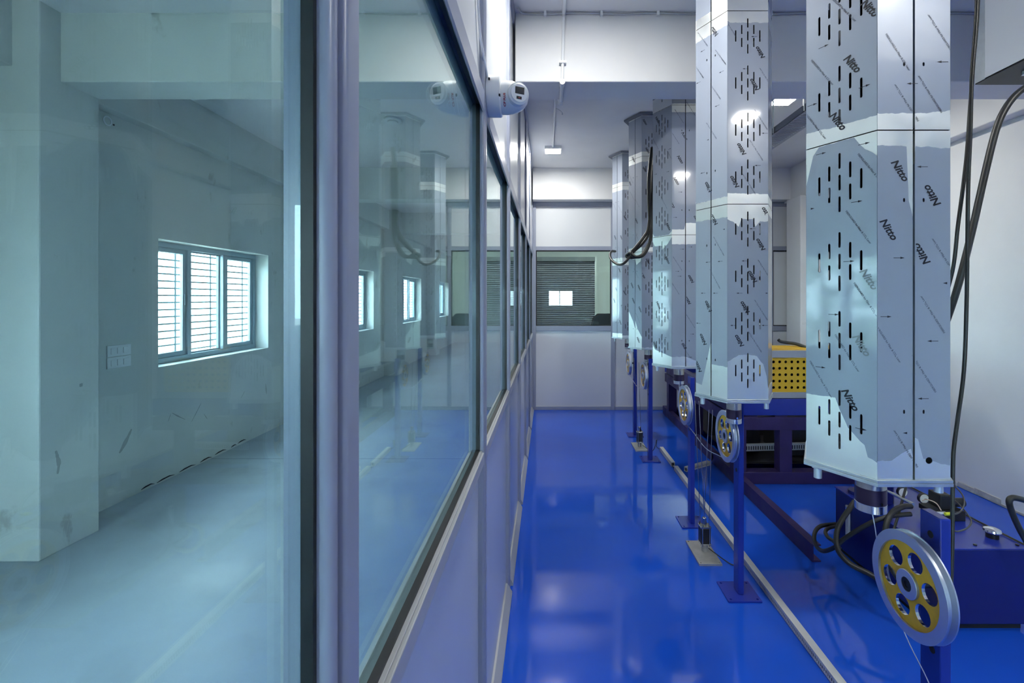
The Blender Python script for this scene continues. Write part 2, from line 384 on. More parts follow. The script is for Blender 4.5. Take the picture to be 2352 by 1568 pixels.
for a, b in zip(MY[:-1], MY[1:]):
    y0, y1 = a, b-MW
    prof = [(PX0, .0), (PX1+.014, .0), (PX1+.014, .012), (PX1-.010, .052), (PX1-.024, .055), (PX0, .055)]
    MB().add([(x, y0, z) for x, z in prof]+[(x, y1, z) for x, z in prof], [(0,1,2,3,4,5), (11,10,9,8,7,6)]+[(i, 6+i, 6+(i+1) % 6, (i+1) % 6) for i in range(6)]).build('bottom_rail', 'sill_paint', part)
    B(-.230, -.208, y0, y1, .055, .985).build('lower_panel', 'panel_lower', part)
    B(PX0, PX1, y0, y1, .985, 1.020).build('sill_rail', 'sill_paint', part, bev=.002)
    B(-.207, PX1-.006, y0, y1, 1.020, 1.024).build('sill_bead', 'sill_paint', part, bev=.001)
    prof = [(PX0, 2.050), (-.212, 2.085), (PX1-.004, 2.045), (PX1, 2.050), (PX1, 2.108), (PX1-.004, 2.112), (PX0, 2.112)]
    n = len(prof)
    MB().add([(x, y0, z) for x, z in prof]+[(x, y1, z) for x, z in prof], [tuple(range(n)), tuple(range(2*n-1, n-1, -1))]+[(i, n+i, n+(i+1) % n, (i+1) % n) for i in range(n)]).build('transom_rail', 'frame_paint', part)
    B(-.230, -.204, y0, y1, 2.112, 3.10).build('upper_panel', 'panel_white', part)
    B(PX0, PX1, y0, y1, 3.10, ZC).build('head_rail', 'frame_paint', part)
    B(-.220, -.214, y0+.004, y1-.004, 1.022, 2.082).build('glass_pane', 'partition_glass', part)
    g = MB(); ga, gb = .009, .006
    x0, x1 = -.214, -.203
    g.box(x0, x1, y0, y0+gb, 1.022, 2.075); g.box(x0, x1, y1-gb, y1, 1.022, 2.075)
    g.box(x0, x1, y0, y1, 1.020, 1.020+ga); g.box(x0, x1, y0, y1, 2.068, 2.085)
    g.build('gasket', 'rubber', part)

# ------------------------------------------------------------------ far glazed wall
far = thing('wall_glazed', 'far grey framed wall with a glazed control room window', 'partition', (1.5, YF, 0), kind='structure')
FX = [(-.19, -.150), (.845, .895), (1.90, 1.95), (2.94, 2.99)]
for a, b in FX: B(a, b, YF-.02, YF+.05, 0, ZBM).build('mullion', 'frame_paint', far, bev=.003)
ends = FX+[(XR, XR)]
for (a0, a), (b, b1) in zip(ends[:-1], ends[1:]):
    if b-a < .05: continue
    B(a, b, YF-.015, YF+.045, 0, .045).build('bottom_rail', 'frame_paint', far, bev=.002)
    B(a, b, YF+.004, YF+.026, .045, 1.05).build('lower_panel', 'panel_white', far)
    B(a, b, YF-.015, YF+.045, 1.05, 1.115).build('sill_rail', 'frame_paint', far, bev=.003)
    if a > 1.5: B(a, b, YF+.004, YF+.026, 1.115, 2.115).build('middle_panel', 'panel_white', far)
    else: B(a, b, YF+.012, YF+.018, 1.115, 2.115).build('glass_pane', 'partition_glass', far)
    MB().holes(rect(a, b, 1.115, 2.115), [rect(a+.012, b-.012, 1.125, 2.100)], .02, lambda u, v, d: (u, YF-.008+d, v)).build('gasket', 'rubber', far)
    B(a, b, YF-.015, YF+.045, 2.115, 2.17).build('transom_rail', 'frame_paint', far, bev=.003)
    B(a, b, YF+.004, YF+.026, 2.17, 2.70).build('upper_panel', 'panel_white', far)
    B(a, b, YF-.02, YF+.05, 2.70, ZBM).build('head_rail', 'frame_paint', far, bev=.003)

# control room behind it
struct(B(PX1, XR+.2, 9.4, 9.6, 0, ZC).build('wall_back', 'control_wall'), 'pale wall of the control room seen through the far glass', 'wall')
struct(B(XR, XR+.2, YF+.35, 9.6, 0, ZC).build('wall_right', 'control_wall'), 'side wall of the control room', 'wall')
t = thing('venetian_blind', 'dark slatted blind behind the far control room glass', 'blind', (.3, 7.9, .3))
bw = .80
B(-.185, bw, 7.98, 8.0, .3, 2.16).build('backing', 'blind_dark', t)
B(bw, bw+.02, 7.94, 8.0, .3, 2.17).build('side_frame', 'control_wall', t)
B(-.185, bw, 7.90, 7.98, 2.10, 2.17).build('head_box', 'blind_dark', t)
sl = MB().add([(-.18, -.016, -.006), (bw, -.016, -.006), (bw, .012, .010), (-.18, .012, .010), (-.18, -.016, -.0045), (bw, -.016, -.0045), (bw, .012, .0115), (-.18, .012, .0115)],
              [(3,2,1,0),(4,5,6,7),(0,1,5,4),(1,2,6,5),(2,3,7,6),(3,0,4,7)]).build('slat', 'grey_enamel', t, local=True)
first = True
for k in range(56):
    o = sl if first else sl.copy()
    if not first: COL.objects.link(o)
    first = False
    o.parent = t; o.matrix_parent_inverse = Matrix.Translation(-t.location); o.location = (0, 7.955, .34+.0315*k)

def office_chair(x, y, rz, label):
    t = thing('office_chair', label, 'chair', (x, y, 0), rz, group='dark office chairs in the control room')
    MB().prism([(-.22, -.2), (.22, -.2), (.23, .1), (.18, .22), (-.18, .22), (-.23, .1)], .44, .52, 'z').build('seat', 'chair_fabric', t, bev=.02, local=True)
    pts = [(-.21, .62), (.21, .62), (.235, .95), (.20, 1.16), (.12, 1.235), (-.12, 1.235), (-.20, 1.16), (-.235, .95)]
    MB().holes(pts, [], .07, lambda u, v, d: (u, .2+d, v)).build('backrest', 'chair_fabric', t, bev=.02, local=True)
    MB().cyl(.03, .08, .45, 12).build('stem', 'dark_metal', t, local=True)
    for k in range(5):
        a = 2*math.pi*k/5
        MB().tube([(0, 0, .09), (.28*math.cos(a), .28*math.sin(a), .06)], .02, 8).build('leg', 'dark_metal', t, local=True)
        MB().cyl(.03, -.012, .012, 12, (.28*math.cos(a), .28*math.sin(a), .03), 'y').build('castor', 'dark_metal', t, local=True)
    B(-.03, .03, .24, .28, .45, .8).build('back_bar', 'dark_metal', t, local=True)
c = at(1394, 727, 7.5); office_chair(c.x+.02, 7.4, R(10), 'black office chair back showing beside the slatted blind')

# ------------------------------------------------------------------ ceiling lamps and their wiring
def lamp(x, y, label, z=ZC):
    t = thing('ceiling_light', label, 'light', (x, y, z), group='square ceiling lights')
    MB().holes(rect(-.092, .092, -.092, .092), [rect(-.084, .084, -.084, .084)], .032, lambda u, v, d: (u, v, -d)).build('housing', 'white_plastic', t, local=True)
    B(-.084, .084, -.084, .084, -.033, -.028).build('diffuser', 'lamp_light', t, local=True)
lamp(.064, 5.30, 'lit square ceiling light at the end of the conduit before the far wall')
lamp(1.97, 3.95, 'lit square ceiling light between the two nearest towers')
lamp(1.80, -.06, 'square ceiling light mirrored in the second and third towers')
lamp(.12, 1.85, 'square ceiling light just above the top of the picture')
lamp(.75, 6.95, 'square ceiling light inside the control room')
lamp(2.85, 8.6, 'added unseen ceiling light brightening the control room')  # second control room lamp, added only to lift the brightness there

t = thing('conduit', 'white conduit pipe crossing ceiling and beam to the light', 'conduit', (.09, 2.7, ZC))
MB().tube([(.097, .9, ZC-.012), (.097, 2.755, ZC-.012)], .011, 10).build('pipe', 'white_plastic', t, smooth=True)
MB().tube([(.097, 2.768, ZC-.006), (.088, 2.768, ZBM-.006)], .010, 10).build('pipe', 'white_plastic', t, smooth=True)
MB().tube([(.088, 2.76, ZBM-.011), (.088, 3.05, ZBM-.011)], .011, 10).build('pipe', 'white_plastic', t, smooth=True)
MB().tube([(.072, 3.04, ZBM-.01), (.072, 3.04, ZC-.012)], .009, 10).build('pipe', 'white_plastic', t, smooth=True)
MB().tube([(.068, 3.04, ZC-.010), (.064, 5.2, ZC-.010)], .009, 10).build('pipe', 'white_plastic', t, smooth=True)
MB().cyl(.016, 2.75, 2.80, 12, (.088, 0, ZBM-.012), 'y').build('elbow', 'white_plastic', t)
MB().cyl(.016, 3.02, 3.06, 12, (.085, 0, ZBM-.012), 'y').build('elbow', 'white_plastic', t)
B(.070, .110, 2.752, 2.78, ZBM+.10, ZBM+.112).build('clip', 'white_plastic', t)
t = thing('ceiling_cable', 'thin grey cable clipped along the beam under the ceiling', 'cable', (.6, 2.76, ZC))
pts = [(PX1+.02, 2.70, ZC-.02)]+[(PX1+.05+.12*k, 2.768, ZC-.012-.004*math.sin(k*1.7)) for k in range(26)]
MB().tube(smooth_path(pts, 4), .0055, 6).build('cable', 'grey_enamel', t, smooth=True)
for k in range(9): B(-.02+.33*k, -.005+.33*k, 2.757, 2.781, ZC-.024, ZC).build('clip', 'white_plastic', t)
MB().tube(smooth_path([(.066, 4.15, ZC-.006), (.10, 4.13, ZC-.03), (.13, 4.16, ZC-.045), (.132, 4.17, ZC-.06)], 6), .004, 6).build('cable_stub', 'white_plastic').name = 'cable_stub'
tag(bpy.data.objects['cable_stub'], 'short loose cable end sticking out of the ceiling conduit', 'cable')

fl = bpy.data.objects['floor.001']
B(XL, PX0, 4.368, 4.371, 0, .0006).build('floor_joint', 'dark_void', fl)
B(XL, PX0, 10.4, 10.404, 0, .0006).build('floor_joint', 'dark_void', fl)
wlf = bpy.data.objects['wall_left']; random.seed(9)
y = 3.62
while y < 4.9:
    l = random.uniform(.06, .2); z = .012+random.uniform(0, .012)
    MB().tube([(XL, y, z), (XL+.001, y+l*.3, z+.008), (XL+.001, y+l*.7, z+.010), (XL, y+l, z-.002)], [.002, .006, .005, .001], 6).build('plaster_gap', 'dark_void', wlf); y += l+random.uniform(.01, .09)

ac = thing('air_conditioner', 'white wall air conditioner mirrored in the far glazing', 'air conditioner', (.55, YB, 1.93))
MB().prism([(YB, 1.93), (YB+.14, 1.93), (YB+.21, 1.99), (YB+.21, 2.17), (YB+.18, 2.20), (YB, 2.20)], .01, 1.09, 'x').build('body', 'white_plastic', ac, bev=.006)
B(.06, 1.04, YB+.15, YB+.20, 1.945, 1.955).build('louvre', 'white_plastic', ac)
tag(B(1.17, 1.25, YB, YB+.05, 1.10, 2.20).build('wall_trunking', 'white_plastic', bev=.004), 'upright white trunking mirrored in the far glazing', 'trunking')

def scuff(parent, x, pts, w):
    p = smooth_path([(x, y, z) for y, z in pts], 4); n = len(p); mb = MB(); L_ = []
    for i, q in enumerate(p):
        h = w*(.35+.65*math.sin(math.pi*min(.97, max(.03, i/(n-1)))))*random.uniform(.6, 1.1)
        d = (p[min(i+1, n-1)]-p[max(i-1, 0)]); d = Vector((0, -d.z, d.y)).normalized()
        L_.append((q-d*h, q+d*h))
    mb.add([v for ab in L_ for v in ab], [(2*i, 2*i+2, 2*i+3, 2*i+1) for i in range(n-1)]).build('scuff_mark', 'scuff', parent)
def wy(px): return -XL*FPX/(VX-px)
def wz(px, py): return H-(py-VY)*wy(px)/FPX
for w, pts in ((.018, [(302, 985), (293, 1005), (280, 1030), (274, 1040)]), (.005, [(462, 925), (452, 945), (440, 968)]), (.006, [(395, 948), (408, 955), (425, 963)]), (.004, [(468, 950), (476, 962)]), (.004, [(386, 968), (392, 950)]), (.004, [(562, 898), (553, 915)]), (.01, [(610, 880), (612, 905)])):
    scuff(wlf, XL+.0006, [(wy(a), wz(a, b)) for a, b in pts], w)
colm = bpy.data.objects['column.001']; xc = XL+.25
def cyy(px): return -xc*FPX/(VX-px)
for w, pts in ((.014, [(128, 1035), (132, 1050), (135, 1065), (132, 1088)]), (.012, [(189, 880), (183, 888)])):
    scuff(colm, xc+.0006, [(cyy(a), H-(b-VY)*cyy(a)/FPX) for a, b in pts], w)
# ------------------------------------------------------------------ steel towers
def film_mat(name, W, Hh, fb, ft, seed):
    """protective film over steel: film lies between the two torn edges fb(u) and ft(u), bare steel outside"""
    m = bpy.data.materials.new(name); m.use_nodes = True; N, L = nt(m); b = N['Principled BSDF']
    tc = N.new('ShaderNodeTexCoord'); sx = N.new('ShaderNodeSeparateXYZ'); L.new(tc.outputs['Object'], sx.inputs[0])
    u = N.new('ShaderNodeMath'); u.operation = 'MULTIPLY_ADD'; L.new(sx.outputs[0], u.inputs[0]); u.inputs[1].default_value = 1/W; u.inputs[2].default_value = .5
    v = N.new('ShaderNodeMath'); v.operation = 'DIVIDE'; L.new(sx.outputs[2], v.inputs[0]); v.inputs[1].default_value = Hh
    wob = N.new('ShaderNodeTexNoise'); wob.noise_dimensions = '1D'; wob.inputs['Scale'].default_value = 6; wob.inputs['W'].default_value = 0
    ad = N.new('ShaderNodeMath'); ad.operation = 'ADD'; L.new(u.outputs[0], ad.inputs[0]); ad.inputs[1].default_value = seed; L.new(ad.outputs[0], wob.inputs['W'])
    wm = N.new('ShaderNodeMath'); wm.operation = 'MULTIPLY_ADD'; L.new(wob.outputs['Fac'], wm.inputs[0]); wm.inputs[1].default_value = .008; wm.inputs[2].default_value = -.004
    vv = N.new('ShaderNodeMath'); vv.operation = 'ADD'; L.new(v.outputs[0], vv.inputs[0]); L.new(wm.outputs[0], vv.inputs[1])
    def edge(pts):
        c = N.new('ShaderNodeFloatCurve'); cu = c.mapping.curves[0]
        ps = cu.points; ps[0].location = pts[0]; ps[-1].location = pts[-1]
        for p in pts[1:-1]: ps.new(*p)
        for p in ps: p.handle_type = 'VECTOR'
        c.mapping.update(); L.new(u.outputs[0], c.inputs['Value']); return c
    def cmp(op, a, bb):
        n = N.new('ShaderNodeMath'); n.operation = op; L.new(a.outputs[0], n.inputs[0]); L.new(bb.outputs[0], n.inputs[1]); return n
    lo = cmp('GREATER_THAN', vv, edge(fb)); hi = cmp('LESS_THAN', vv, edge(ft)); mask = cmp('MULTIPLY', lo, hi)
    nz = N.new('ShaderNodeTexNoise'); nz.inputs['Scale'].default_value = 14; nz.inputs['Detail'].default_value = 5
    L.new(tc.outputs['Object'], nz.inputs['Vector'])
    rr = N.new('ShaderNodeMapRange'); rr.inputs[1].default_value = .3; rr.inputs[2].default_value = .7; rr.inputs[3].default_value = .285; rr.inputs[4].default_value = .42
    L.new(nz.outputs['Fac'], rr.inputs[0])
    def mixf(a, bb, sock):
        n = N.new('ShaderNodeMix'); n.data_type = 'FLOAT'; L.new(mask.outputs[0], n.inputs[0])
        if isinstance(a, float): n.inputs[2].default_value = a
        else: L.new(a.outputs[0], n.inputs[2])
        n.inputs[3].default_value = bb; L.new(n.outputs[0], sock)
    mixf(rr, FILM_ROUGH, b.inputs['Roughness']); mixf(.85, FILM_METAL, b.inputs['Metallic'])
    mc = N.new('ShaderNodeMix'); mc.data_type = 'RGBA'; L.new(mask.outputs[0], mc.inputs[0])
    mc.inputs[6].default_value = (.86, .89, .87, 1); mc.inputs[7].default_value = (*FILM_COL, 1)
    L.new(mc.outputs[2], b.inputs['Base Color'])
    
    mixf(0.0, .9, b.inputs['Coat Weight']); b.inputs['Coat Roughness'].default_value = .06
    # oil-canning of the thin sheet
    nw = N.new('ShaderNodeTexNoise'); nw.inputs['Scale'].default_value = 5; nw.inputs['Detail'].default_value = 1; L.new(tc.outputs['Object'], nw.inputs['Vector'])
    bp = N.new('ShaderNodeBump'); bp.inputs['Strength'].default_value = .03; bp.inputs['Distance'].default_value = .006; L.new(nw.outputs['Fac'], bp.inputs['Height']); L.new(bp.outputs[0], b.inputs['Normal'])
    return m
FILM_COL, FILM_ROUGH, FILM_METAL = (.29, .33, .405), .45, .30

def text_mesh(body, size, off, shear):
    cu = bpy.data.curves.new('print', 'FONT'); cu.body = body; cu.size = size; cu.offset = off; cu.shear = shear
    cu.align_x = 'CENTER'; cu.align_y = 'CENTER'; cu.resolution_u = 3
    o = bpy.data.objects.new('print', cu); COL.objects.link(o)
    dg = bpy.context.evaluated_depsgraph_get(); me = o.evaluated_get(dg).to_mesh()
    r = ([v.co.copy() for v in me.vertices], [tuple(p.vertices) for p in me.polygons])
    o.evaluated_get(dg).to_mesh_clear(); bpy.data.objects.remove(o); bpy.data.curves.remove(cu)
    return r
LOGO = text_mesh('Nitto', .0265, .0008, .28)
FINE = text_mesh('FIBERGUARD for Fiber & CO₂ Laser', .0072, .00010, 0)
ARROW = ([Vector(p) for p in ((-.014, -.0007, 0), (.004, -.0007, 0), (.004, .0007, 0), (-.014, .0007, 0), (.003, -.0028, 0), (.014, 0, 0), (.003, .0028, 0))], [(0, 1, 2, 3), (4, 5, 6)])

TS = .183                           # side of the hexagon
AP = TS*math.sqrt(3)/2
ZB = 1.030
SECT = [(ZB, 1.9035), (1.9065, 2.7685), (2.7715, ZC-.02)]
def slot_holes(z0, z1):
    hs = []
    for zc in [1.160+.211*k for k in range(4)]+[2.026+.2105*k for k in range(4)]+[2.90]:
        if not (z0+.09 < zc < z1-.085): continue
        v = zc-z0; du = .0270
        for k in (-1, 0, 1): hs.append(slot(0, v+.058*k, .0060, .042))
        for sgn in (-1, 1):
            for k in (-.5, .5): hs.append(slot(sgn*du, v+.058*k, .0060, .042))
            hs.append(slot(sgn*du*2, v, .0060, .052))
    return hs
DEF_B = {0: [(0, .06), (.5, .07), (1, .06)], 1: [(0, .045), (1, .045)], 2: [(0, .11), (1, .11)]}
DEF_T = {0: [(0, .955), (.5, .95), (1, .955)], 1: [(0, .945), (1, .945)], 2: [(0, .98), (1, .98)]}
TOW = []
def tower(x0, yf, slot_left, label, peel, cyl_r=.036):
    cx, cy = x0+.095, yf+AP+.004
    t = thing('steel_tower', label, 'tower', (cx, cy, ZB-.165), group='hexagonal steel towers hanging from the ceiling')
    T = dict(obj=t, cx=cx, cy=cy, prints={}); TOW.append(T)
    for fk in range(6):
        th = -fk*math.pi/3                       # 0 front, 1 left-front, 2 left-back, 3 back, 4 right-back, 5 right-front
        Rm = Matrix.Rotation(th, 4, 'Z')
        slots = (fk % 2 == 1) == slot_left
        for si, (z0, z1) in enumerate(SECT):
            Hh = z1-z0
            fb, ft = peel.get((fk, si), (None, None)); fb = fb or DEF_B[si]; ft = ft or DEF_T[si]
            mat = film_mat('film_steel', TS, Hh, fb, ft, 3.7*len(TOW)+fk+7*si)
            org = Matrix.Translation((cx, cy, z0)) @ Rm @ Matrix.Translation((0, -AP, 0))
            pieces = []
            if slots:
                pieces.append(('slotted_panel', MB().holes(rect(-TS/2+.0006, TS/2-.0006, 0, Hh), slot_holes(z0, z1), .0016)))
            else:
                for sgn in (-1, 1):
                    a, b = sorted((sgn*.0028, sgn*(TS/2-.0006)))
                    hs = [slot(sgn*.0245, zz-z0, .0052, .0105, 4) for zz in (1.20, 1.73, 2.07, 2.60) if z0+.03 < zz < z1-.03]
                    if si == 0 and sgn == 1 and fk == 0 and len(TOW) == 1: hs.append(circle(.038, 1.078-z0, .0085))
                    mb = MB().holes(rect(a, b, 0, Hh), hs, .0016)
                    mb.box(*( (a, a+.0016) if sgn == 1 else (b-.0016, b)), .0016, .014, 0, Hh)   # folded flange at the seam
                    pieces.append(('seam_panel', mb))
            for nm, mb in pieces:
                o = mb.build(nm, mat, t, local=True); o.matrix_basis = Matrix.Translation((-cx, -cy, -(ZB-.165))) @ org
    hexa = lambda r: [(cx+r*math.cos(R(60*k)), cy+r*math.sin(R(60*k))) for k in range(6)]
    MB().prism(hexa(TS+.006), ZB-.0075, ZB-.0003, 'z').build('base_plate', 'zinc', t, bev=.0008)
    MB().prism(hexa(TS+.007), ZB-.0165, ZB-.0082, 'z').build('base_plate', 'zinc', t, bev=.0008)
    MB().prism(hexa(TS+.045), ZC-.02, ZC-.004, 'z').build('top_plate', 'plate_grey', t, bev=.001)
    for zj in (1.905, 2.770): MB().prism(hexa(TS-.004), zj-.006, zj+.006, 'z').build('joint_ring', 'dark_metal', t)
    MB().cyl(.062, ZB, ZC-.03, 20, (cx, cy, 0)).build('dark_core', 'dark_metal', t, smooth=True)  # dark core added inside so the slots show darkness
    zc = ZB-.0165
    MB().cyl(cyl_r, zc-.062, zc, 32, (cx, cy, 0)).build('cylinder', 'stainless', t, smooth=True)
    MB().cyl(cyl_r+.0004, zc-.105, zc-.062, 32, (cx, cy, 0)).build('cylinder_band', 'stain_band', t, smooth=True)
    MB().cyl(cyl_r+.001, zc-.128, zc-.105, 32, (cx, cy, 0), bev=.001).build('cylinder_end', 'steel_bare', t, smooth=True)
    MB().cyl(.0045, cy-cyl_r-.003, cy-cyl_r+.004, 12, (cx+.002, 0, zc-.098), 'y').build('screw', 'chrome', t)
    for sgn in (-1, 1):
        bx, by = cx+sgn*(.150 if sgn < 0 else .110), cy-(0 if sgn < 0 else .10)
        b = MB().cyl(.0105, zc-.038, zc-.008, 16, (bx, by, 0)).build('bolt', 'zinc', t, smooth=True)
        MB().cyl(.0165, zc-.0095, zc, 6, (bx, by, 0)).build('nut', 'zinc', b)
    return T

P1 = {(1, 0): ([(0, .21), (.44, .215), (.5, .18), (.62, .13), (.84, .088), (.88, .055), (1, .05)], [(0, .88), (.11, .975), (.2, .999), (.7, .999), (.84, .955), (1, .93)]),
      (1, 1): ([(0, .050), (.5, .045), (1, .042)], None),
      (0, 0): ([(0, .052), (.2, .055), (.4, .085), (.46, .088), (.505, .05), (.51, .12), (.56, .115), (.63, .06), (1, .04)], [(0, .957), (.40, .957), (.43, .80), (.5, .74), (.52, .955), (1, .95)]),
      (0, 1): ([(0, .047), (.6, .047), (1, .056)], None)}
P2 = {(1, 0): ([(0, .055), (.2, .05), (.32, .14), (.47, .27), (.5, .29), (.52, .17), (1, .165)], [(0, .94), (1, .935)]),
      (1, 1): ([(0, .035), (1, .04)], [(0, .93), (1, .93)]),
      (0, 0): ([(0, .195), (.1, .205), (.28, .228), (.5, .232), (.72, .222), (.88, .18), (.96, .12), (1, .05)], [(0, .925), (.14, .91), (.28, .885), (.34, .925), (.62, .925), (.69, .885), (.8, .915), (.9, .91), (1, .915)]),
      (0, 1): ([(0, .055), (1, .05)], [(0, .95), (.06, .94), (1, .94)]),
      (0, 2): ([(0, .20), (1, .2)], None), (1, 2): ([(0, .12), (.5, .12), (.52, .3), (1, .3)], None)}
P3 = {(1, 0): ([(0, .15), (.12, .11), (.45, .095), (1, .07)], [(0, .975), (.1, .93), (.45, .93), (.55, .90), (.8, .94), (1, .985)]),
      (1, 1): ([(0, .03), (.1, .004), (.85, .004), (1, .03)], [(0, .999), (1, .999)]),
      (0, 0): ([(0, .07), (.5, .075), (1, .03)], [(0, .93), (1, .93)]), (0, 1): ([(0, .04), (.45, .04), (.5, .09), (1, .09)], None),
      (1, 2): ([(0, .25), (1, .25)], None), (0, 2): ([(0, .02), (1, .02)], [(0, .3), (1, .3)])}
P4 = {(1, 0): ([(0, .38), (.1, .35), (.35, .27), (.49, .20), (.52, .28), (.7, .19), (.98, .12), (1, .12)], [(0, .96), (.3, .93), (.5, .93), (.6, .87), (.9, .9), (1, .98)]),
      (0, 0): ([(0, .005), (1, .005)], [(0, .995), (1, .995)])}
P5 = {(1, 0): ([(0, .05), (1, .055)], [(0, .955), (1, .95)]), (0, 0): ([(0, .03), (1, .03)], None)}
tower(.823, 1.180, True,  'nearest hexagonal steel tower with slotted left face', P1, .0385)
tower(.803, 2.113, False, 'second steel tower with slotted front face before the yellow guard', P2, .0345)
tower(.826, 3.145, True,  'third steel tower just behind the white ceiling beam', P3)
tower(.854, 4.284, False, 'fourth steel tower with the black hoses hanging beside it', P4)
tower(.854, 5.404, False, 'farthest steel tower beside the control room glass', P5)

# printing on the film, put where each face lies
def face_frame(T, fk):
    th = -fk*math.pi/3
    n = Vector((math.sin(th), -math.cos(th), 0)); e = Vector((math.cos(th), math.sin(th), 0))
    c = Vector((T['cx'], T['cy'], 0))+n*AP
    return c, e, n
def stamp(ti, fk, px, py, what, ang, mat='ink', scale=1.0):
    T = TOW[ti-1]; c, e, n = face_frame(T, fk)
    d = Vector(((px-VX)/FPX, 1, -(py-VY)/FPX)); o = Vector((0, 0, H))
    s = (c-o).dot(n)/d.dot(n); p = o+d*s
    u0 = (p-c).dot(e); z0 = p.z
    a = R(ang); ca, sa = math.cos(a)*scale, math.sin(a)*scale
    lim = TS/2-.001; vs, fs = what; keep = []; pts = []
    for q in vs:
        u, z = u0+q.x*ca-q.y*sa, z0+q.x*sa+q.y*ca
        pts.append((u, z))
    out = []
    gap = .0035 if ((fk % 2 == 1) != (ti in (1, 3))) else 0
    for f in fs:
        if all(abs(pts[i][0]) < lim and abs(pts[i][0]) >= gap for i in f) and all(ZB+.004 < pts[i][1] < ZC-.03 for i in f): out.append(f)
    if not out: return
    used = sorted({i for f in out for i in f}); ix = {i: k for k, i in enumerate(used)}
    MB().add([c+e*pts[i][0]+n*.0005+Vector((0, 0, pts[i][1])) for i in used], [tuple(ix[i] for i in f) for f in out]).build(
        {id(LOGO): 'printed_logo', id(FINE): 'printed_line', id(ARROW): 'printed_arrow'}[id(what)], mat, T['obj'])
LG, FN, AR = LOGO, FINE, ARROW
D, U = -57, 123
for x, y in ((1957, 146), (1924, 278), (1997, 18), (1952, 917)): stamp(1, 1, x, y, LG, D)
for x, y in ((1995, 640), (1978, 792)): stamp(1, 1, x, y, LG, D, 'ink_faint')
for x, y in ((1888, 166), (1938, 22), (2000, 388), (1971, 521), (1872, 288), (1885, 870), (1945, 810), (1990, 690)): stamp(1, 1, x, y, FN, D, 'ink_pale')
for x, y in ((1892, 107), (1986, 198), (1866, 241), (1886, 353), (1985, 330), (1860, 480), (1968, 463), (1915, 722), (1885, 843), (1978, 985), (1950, 600)): stamp(1, 1, x, y, AR, 0, 'ink')
for x, y in ((2066, 391), (2040, 526), (2062, 120), (2040, 790)): stamp(1, 0, x, y, LG if y in (391, 526) else FN, D, 'ink' if y in (391, 526) else 'ink_pale')
for x, y in ((2141, 450), (2117, 584)): stamp(1, 0, x, y, LG, U)
for x, y in ((2159, 76), (2136, 216), (2082, 236), (2168, 590), (2142, 722), (2122, 858), (2080, 1030)): stamp(1, 0, x, y, FN, U, 'ink_pale')
for x, y in ((2065, 592), (2035, 727), (2004, 0), (2008, 860)): stamp(1, 0, x, y, AR, 0)
for x, y in ((2165, 142), (2178, 650), (2142, 783), (2120, 915), (2118, 383), (2095, 192), (2086, 994)): stamp(1, 0, x, y, AR, 180)
for x, y in ((1746, 121), (1733, 195), (1703, 343), (1687, 418), (1747, 562), (1728, 636), (1711, 706), (1698, 783), (1760, 490)): stamp(2, 0, x, y, LG, U)
for x, y in ((1760, 180), (1675, 60), (1748, 275), (1737, 345), (1720, 422), (1756, 620), (1748, 712), (1734, 785)): stamp(2, 0, x, y, FN, U, 'ink_pale')
for x, y in ((1732, 84), (1671, 84), (1712, 158), (1756, 306), (1670, 381), (1740, 380), (1728, 525), (1710, 599), (1698, 673), (1764, 673), (1684, 747), (1756, 747)): stamp(2, 0, x, y, AR, 180)
for x, y in ((1627, 430), (1641, 73), (1627, 704), (1615, 780), (1604, 842), (1640, 505)): stamp(2, 1, x, y, LG, U)
for x, y in ((1655, 131), (1614, 90), (1643, 210), (1605, 163), (1651, 565), (1642, 640), (1634, 300)): stamp(2, 1, x, y, FN, U, 'ink_pale')
for x, y in ((1614, 117), (1657, 165), (1604, 190), (1647, 243), (1629, 320), (1614, 397), (1666, 526), (1654, 600), (1626, 602), (1615, 673), (1643, 673), (1604, 742)): stamp(2, 1, x, y, AR, 180)
for x, y in ((1572, 312), (1562, 366), (1553, 415), (1543, 468), (1600, 505), (1587, 641), (1580, 690), (1573, 797)): stamp(3, 0, x, y, LG, D if x < 1575 and y < 480 else U)
for x, y in ((1560, 267), (1550, 315), (1587, 250), (1556, 605), (1586, 737), (1550, 660), (1575, 805)): stamp(3, 0, x, y, FN, D, 'ink_pale')
for x, y in ((1563, 441), (1551, 499), (1567, 572), (1561, 634), (1556, 623), (1586, 567), (1590, 767), (1585, 820)): stamp(3, 0, x, y, AR, 0)
for x, y in ((1510, 275), (1535, 520), (1533, 597), (1504, 790), (1512, 700)): stamp(3, 1, x, y, LG, D)
for x, y in ((1506, 330), (1540, 360), (1525, 465), (1512, 735), (1530, 720)): stamp(3, 1, x, y, FN, D, 'ink_pale')
for x, y in ((1515, 300), (1534, 394), (1538, 342), (1506, 400), (1528, 775)): stamp(3, 1, x, y, AR, 0)
for x, y in ((1481, 280), (1487, 345), (1480, 388), (1477, 632), (1488, 600)): stamp(4, 0, x, y, LG, D)
for x, y in ((1455, 366), (1462, 507), (1447, 420), (1468, 660), (1452, 655), (1470, 710), (1455, 690), (1466, 780)): stamp(4, 1, x, y, LG, D)
for x, y in ((1449, 410), (1463, 465), (1466, 550), (1452, 450), (1461, 627), (1465, 730)): stamp(4, 1, x, y, FN, D, 'ink_pale')
for x, y in ((1413, 545), (1427, 545), (1411, 690), (1429, 705), (1425, 740), (1416, 665), (1423, 620)): stamp(5, 1, x, y, LG, D)
for x, y in ((1412, 475), (1424, 480), (1414, 590), (1426, 600), (1412, 720)): stamp(5, 1, x, y, FN, D, 'ink_pale')
for x, y in ((1436, 500), (1435, 672)): stamp(5, 0, x, y, LG, D)
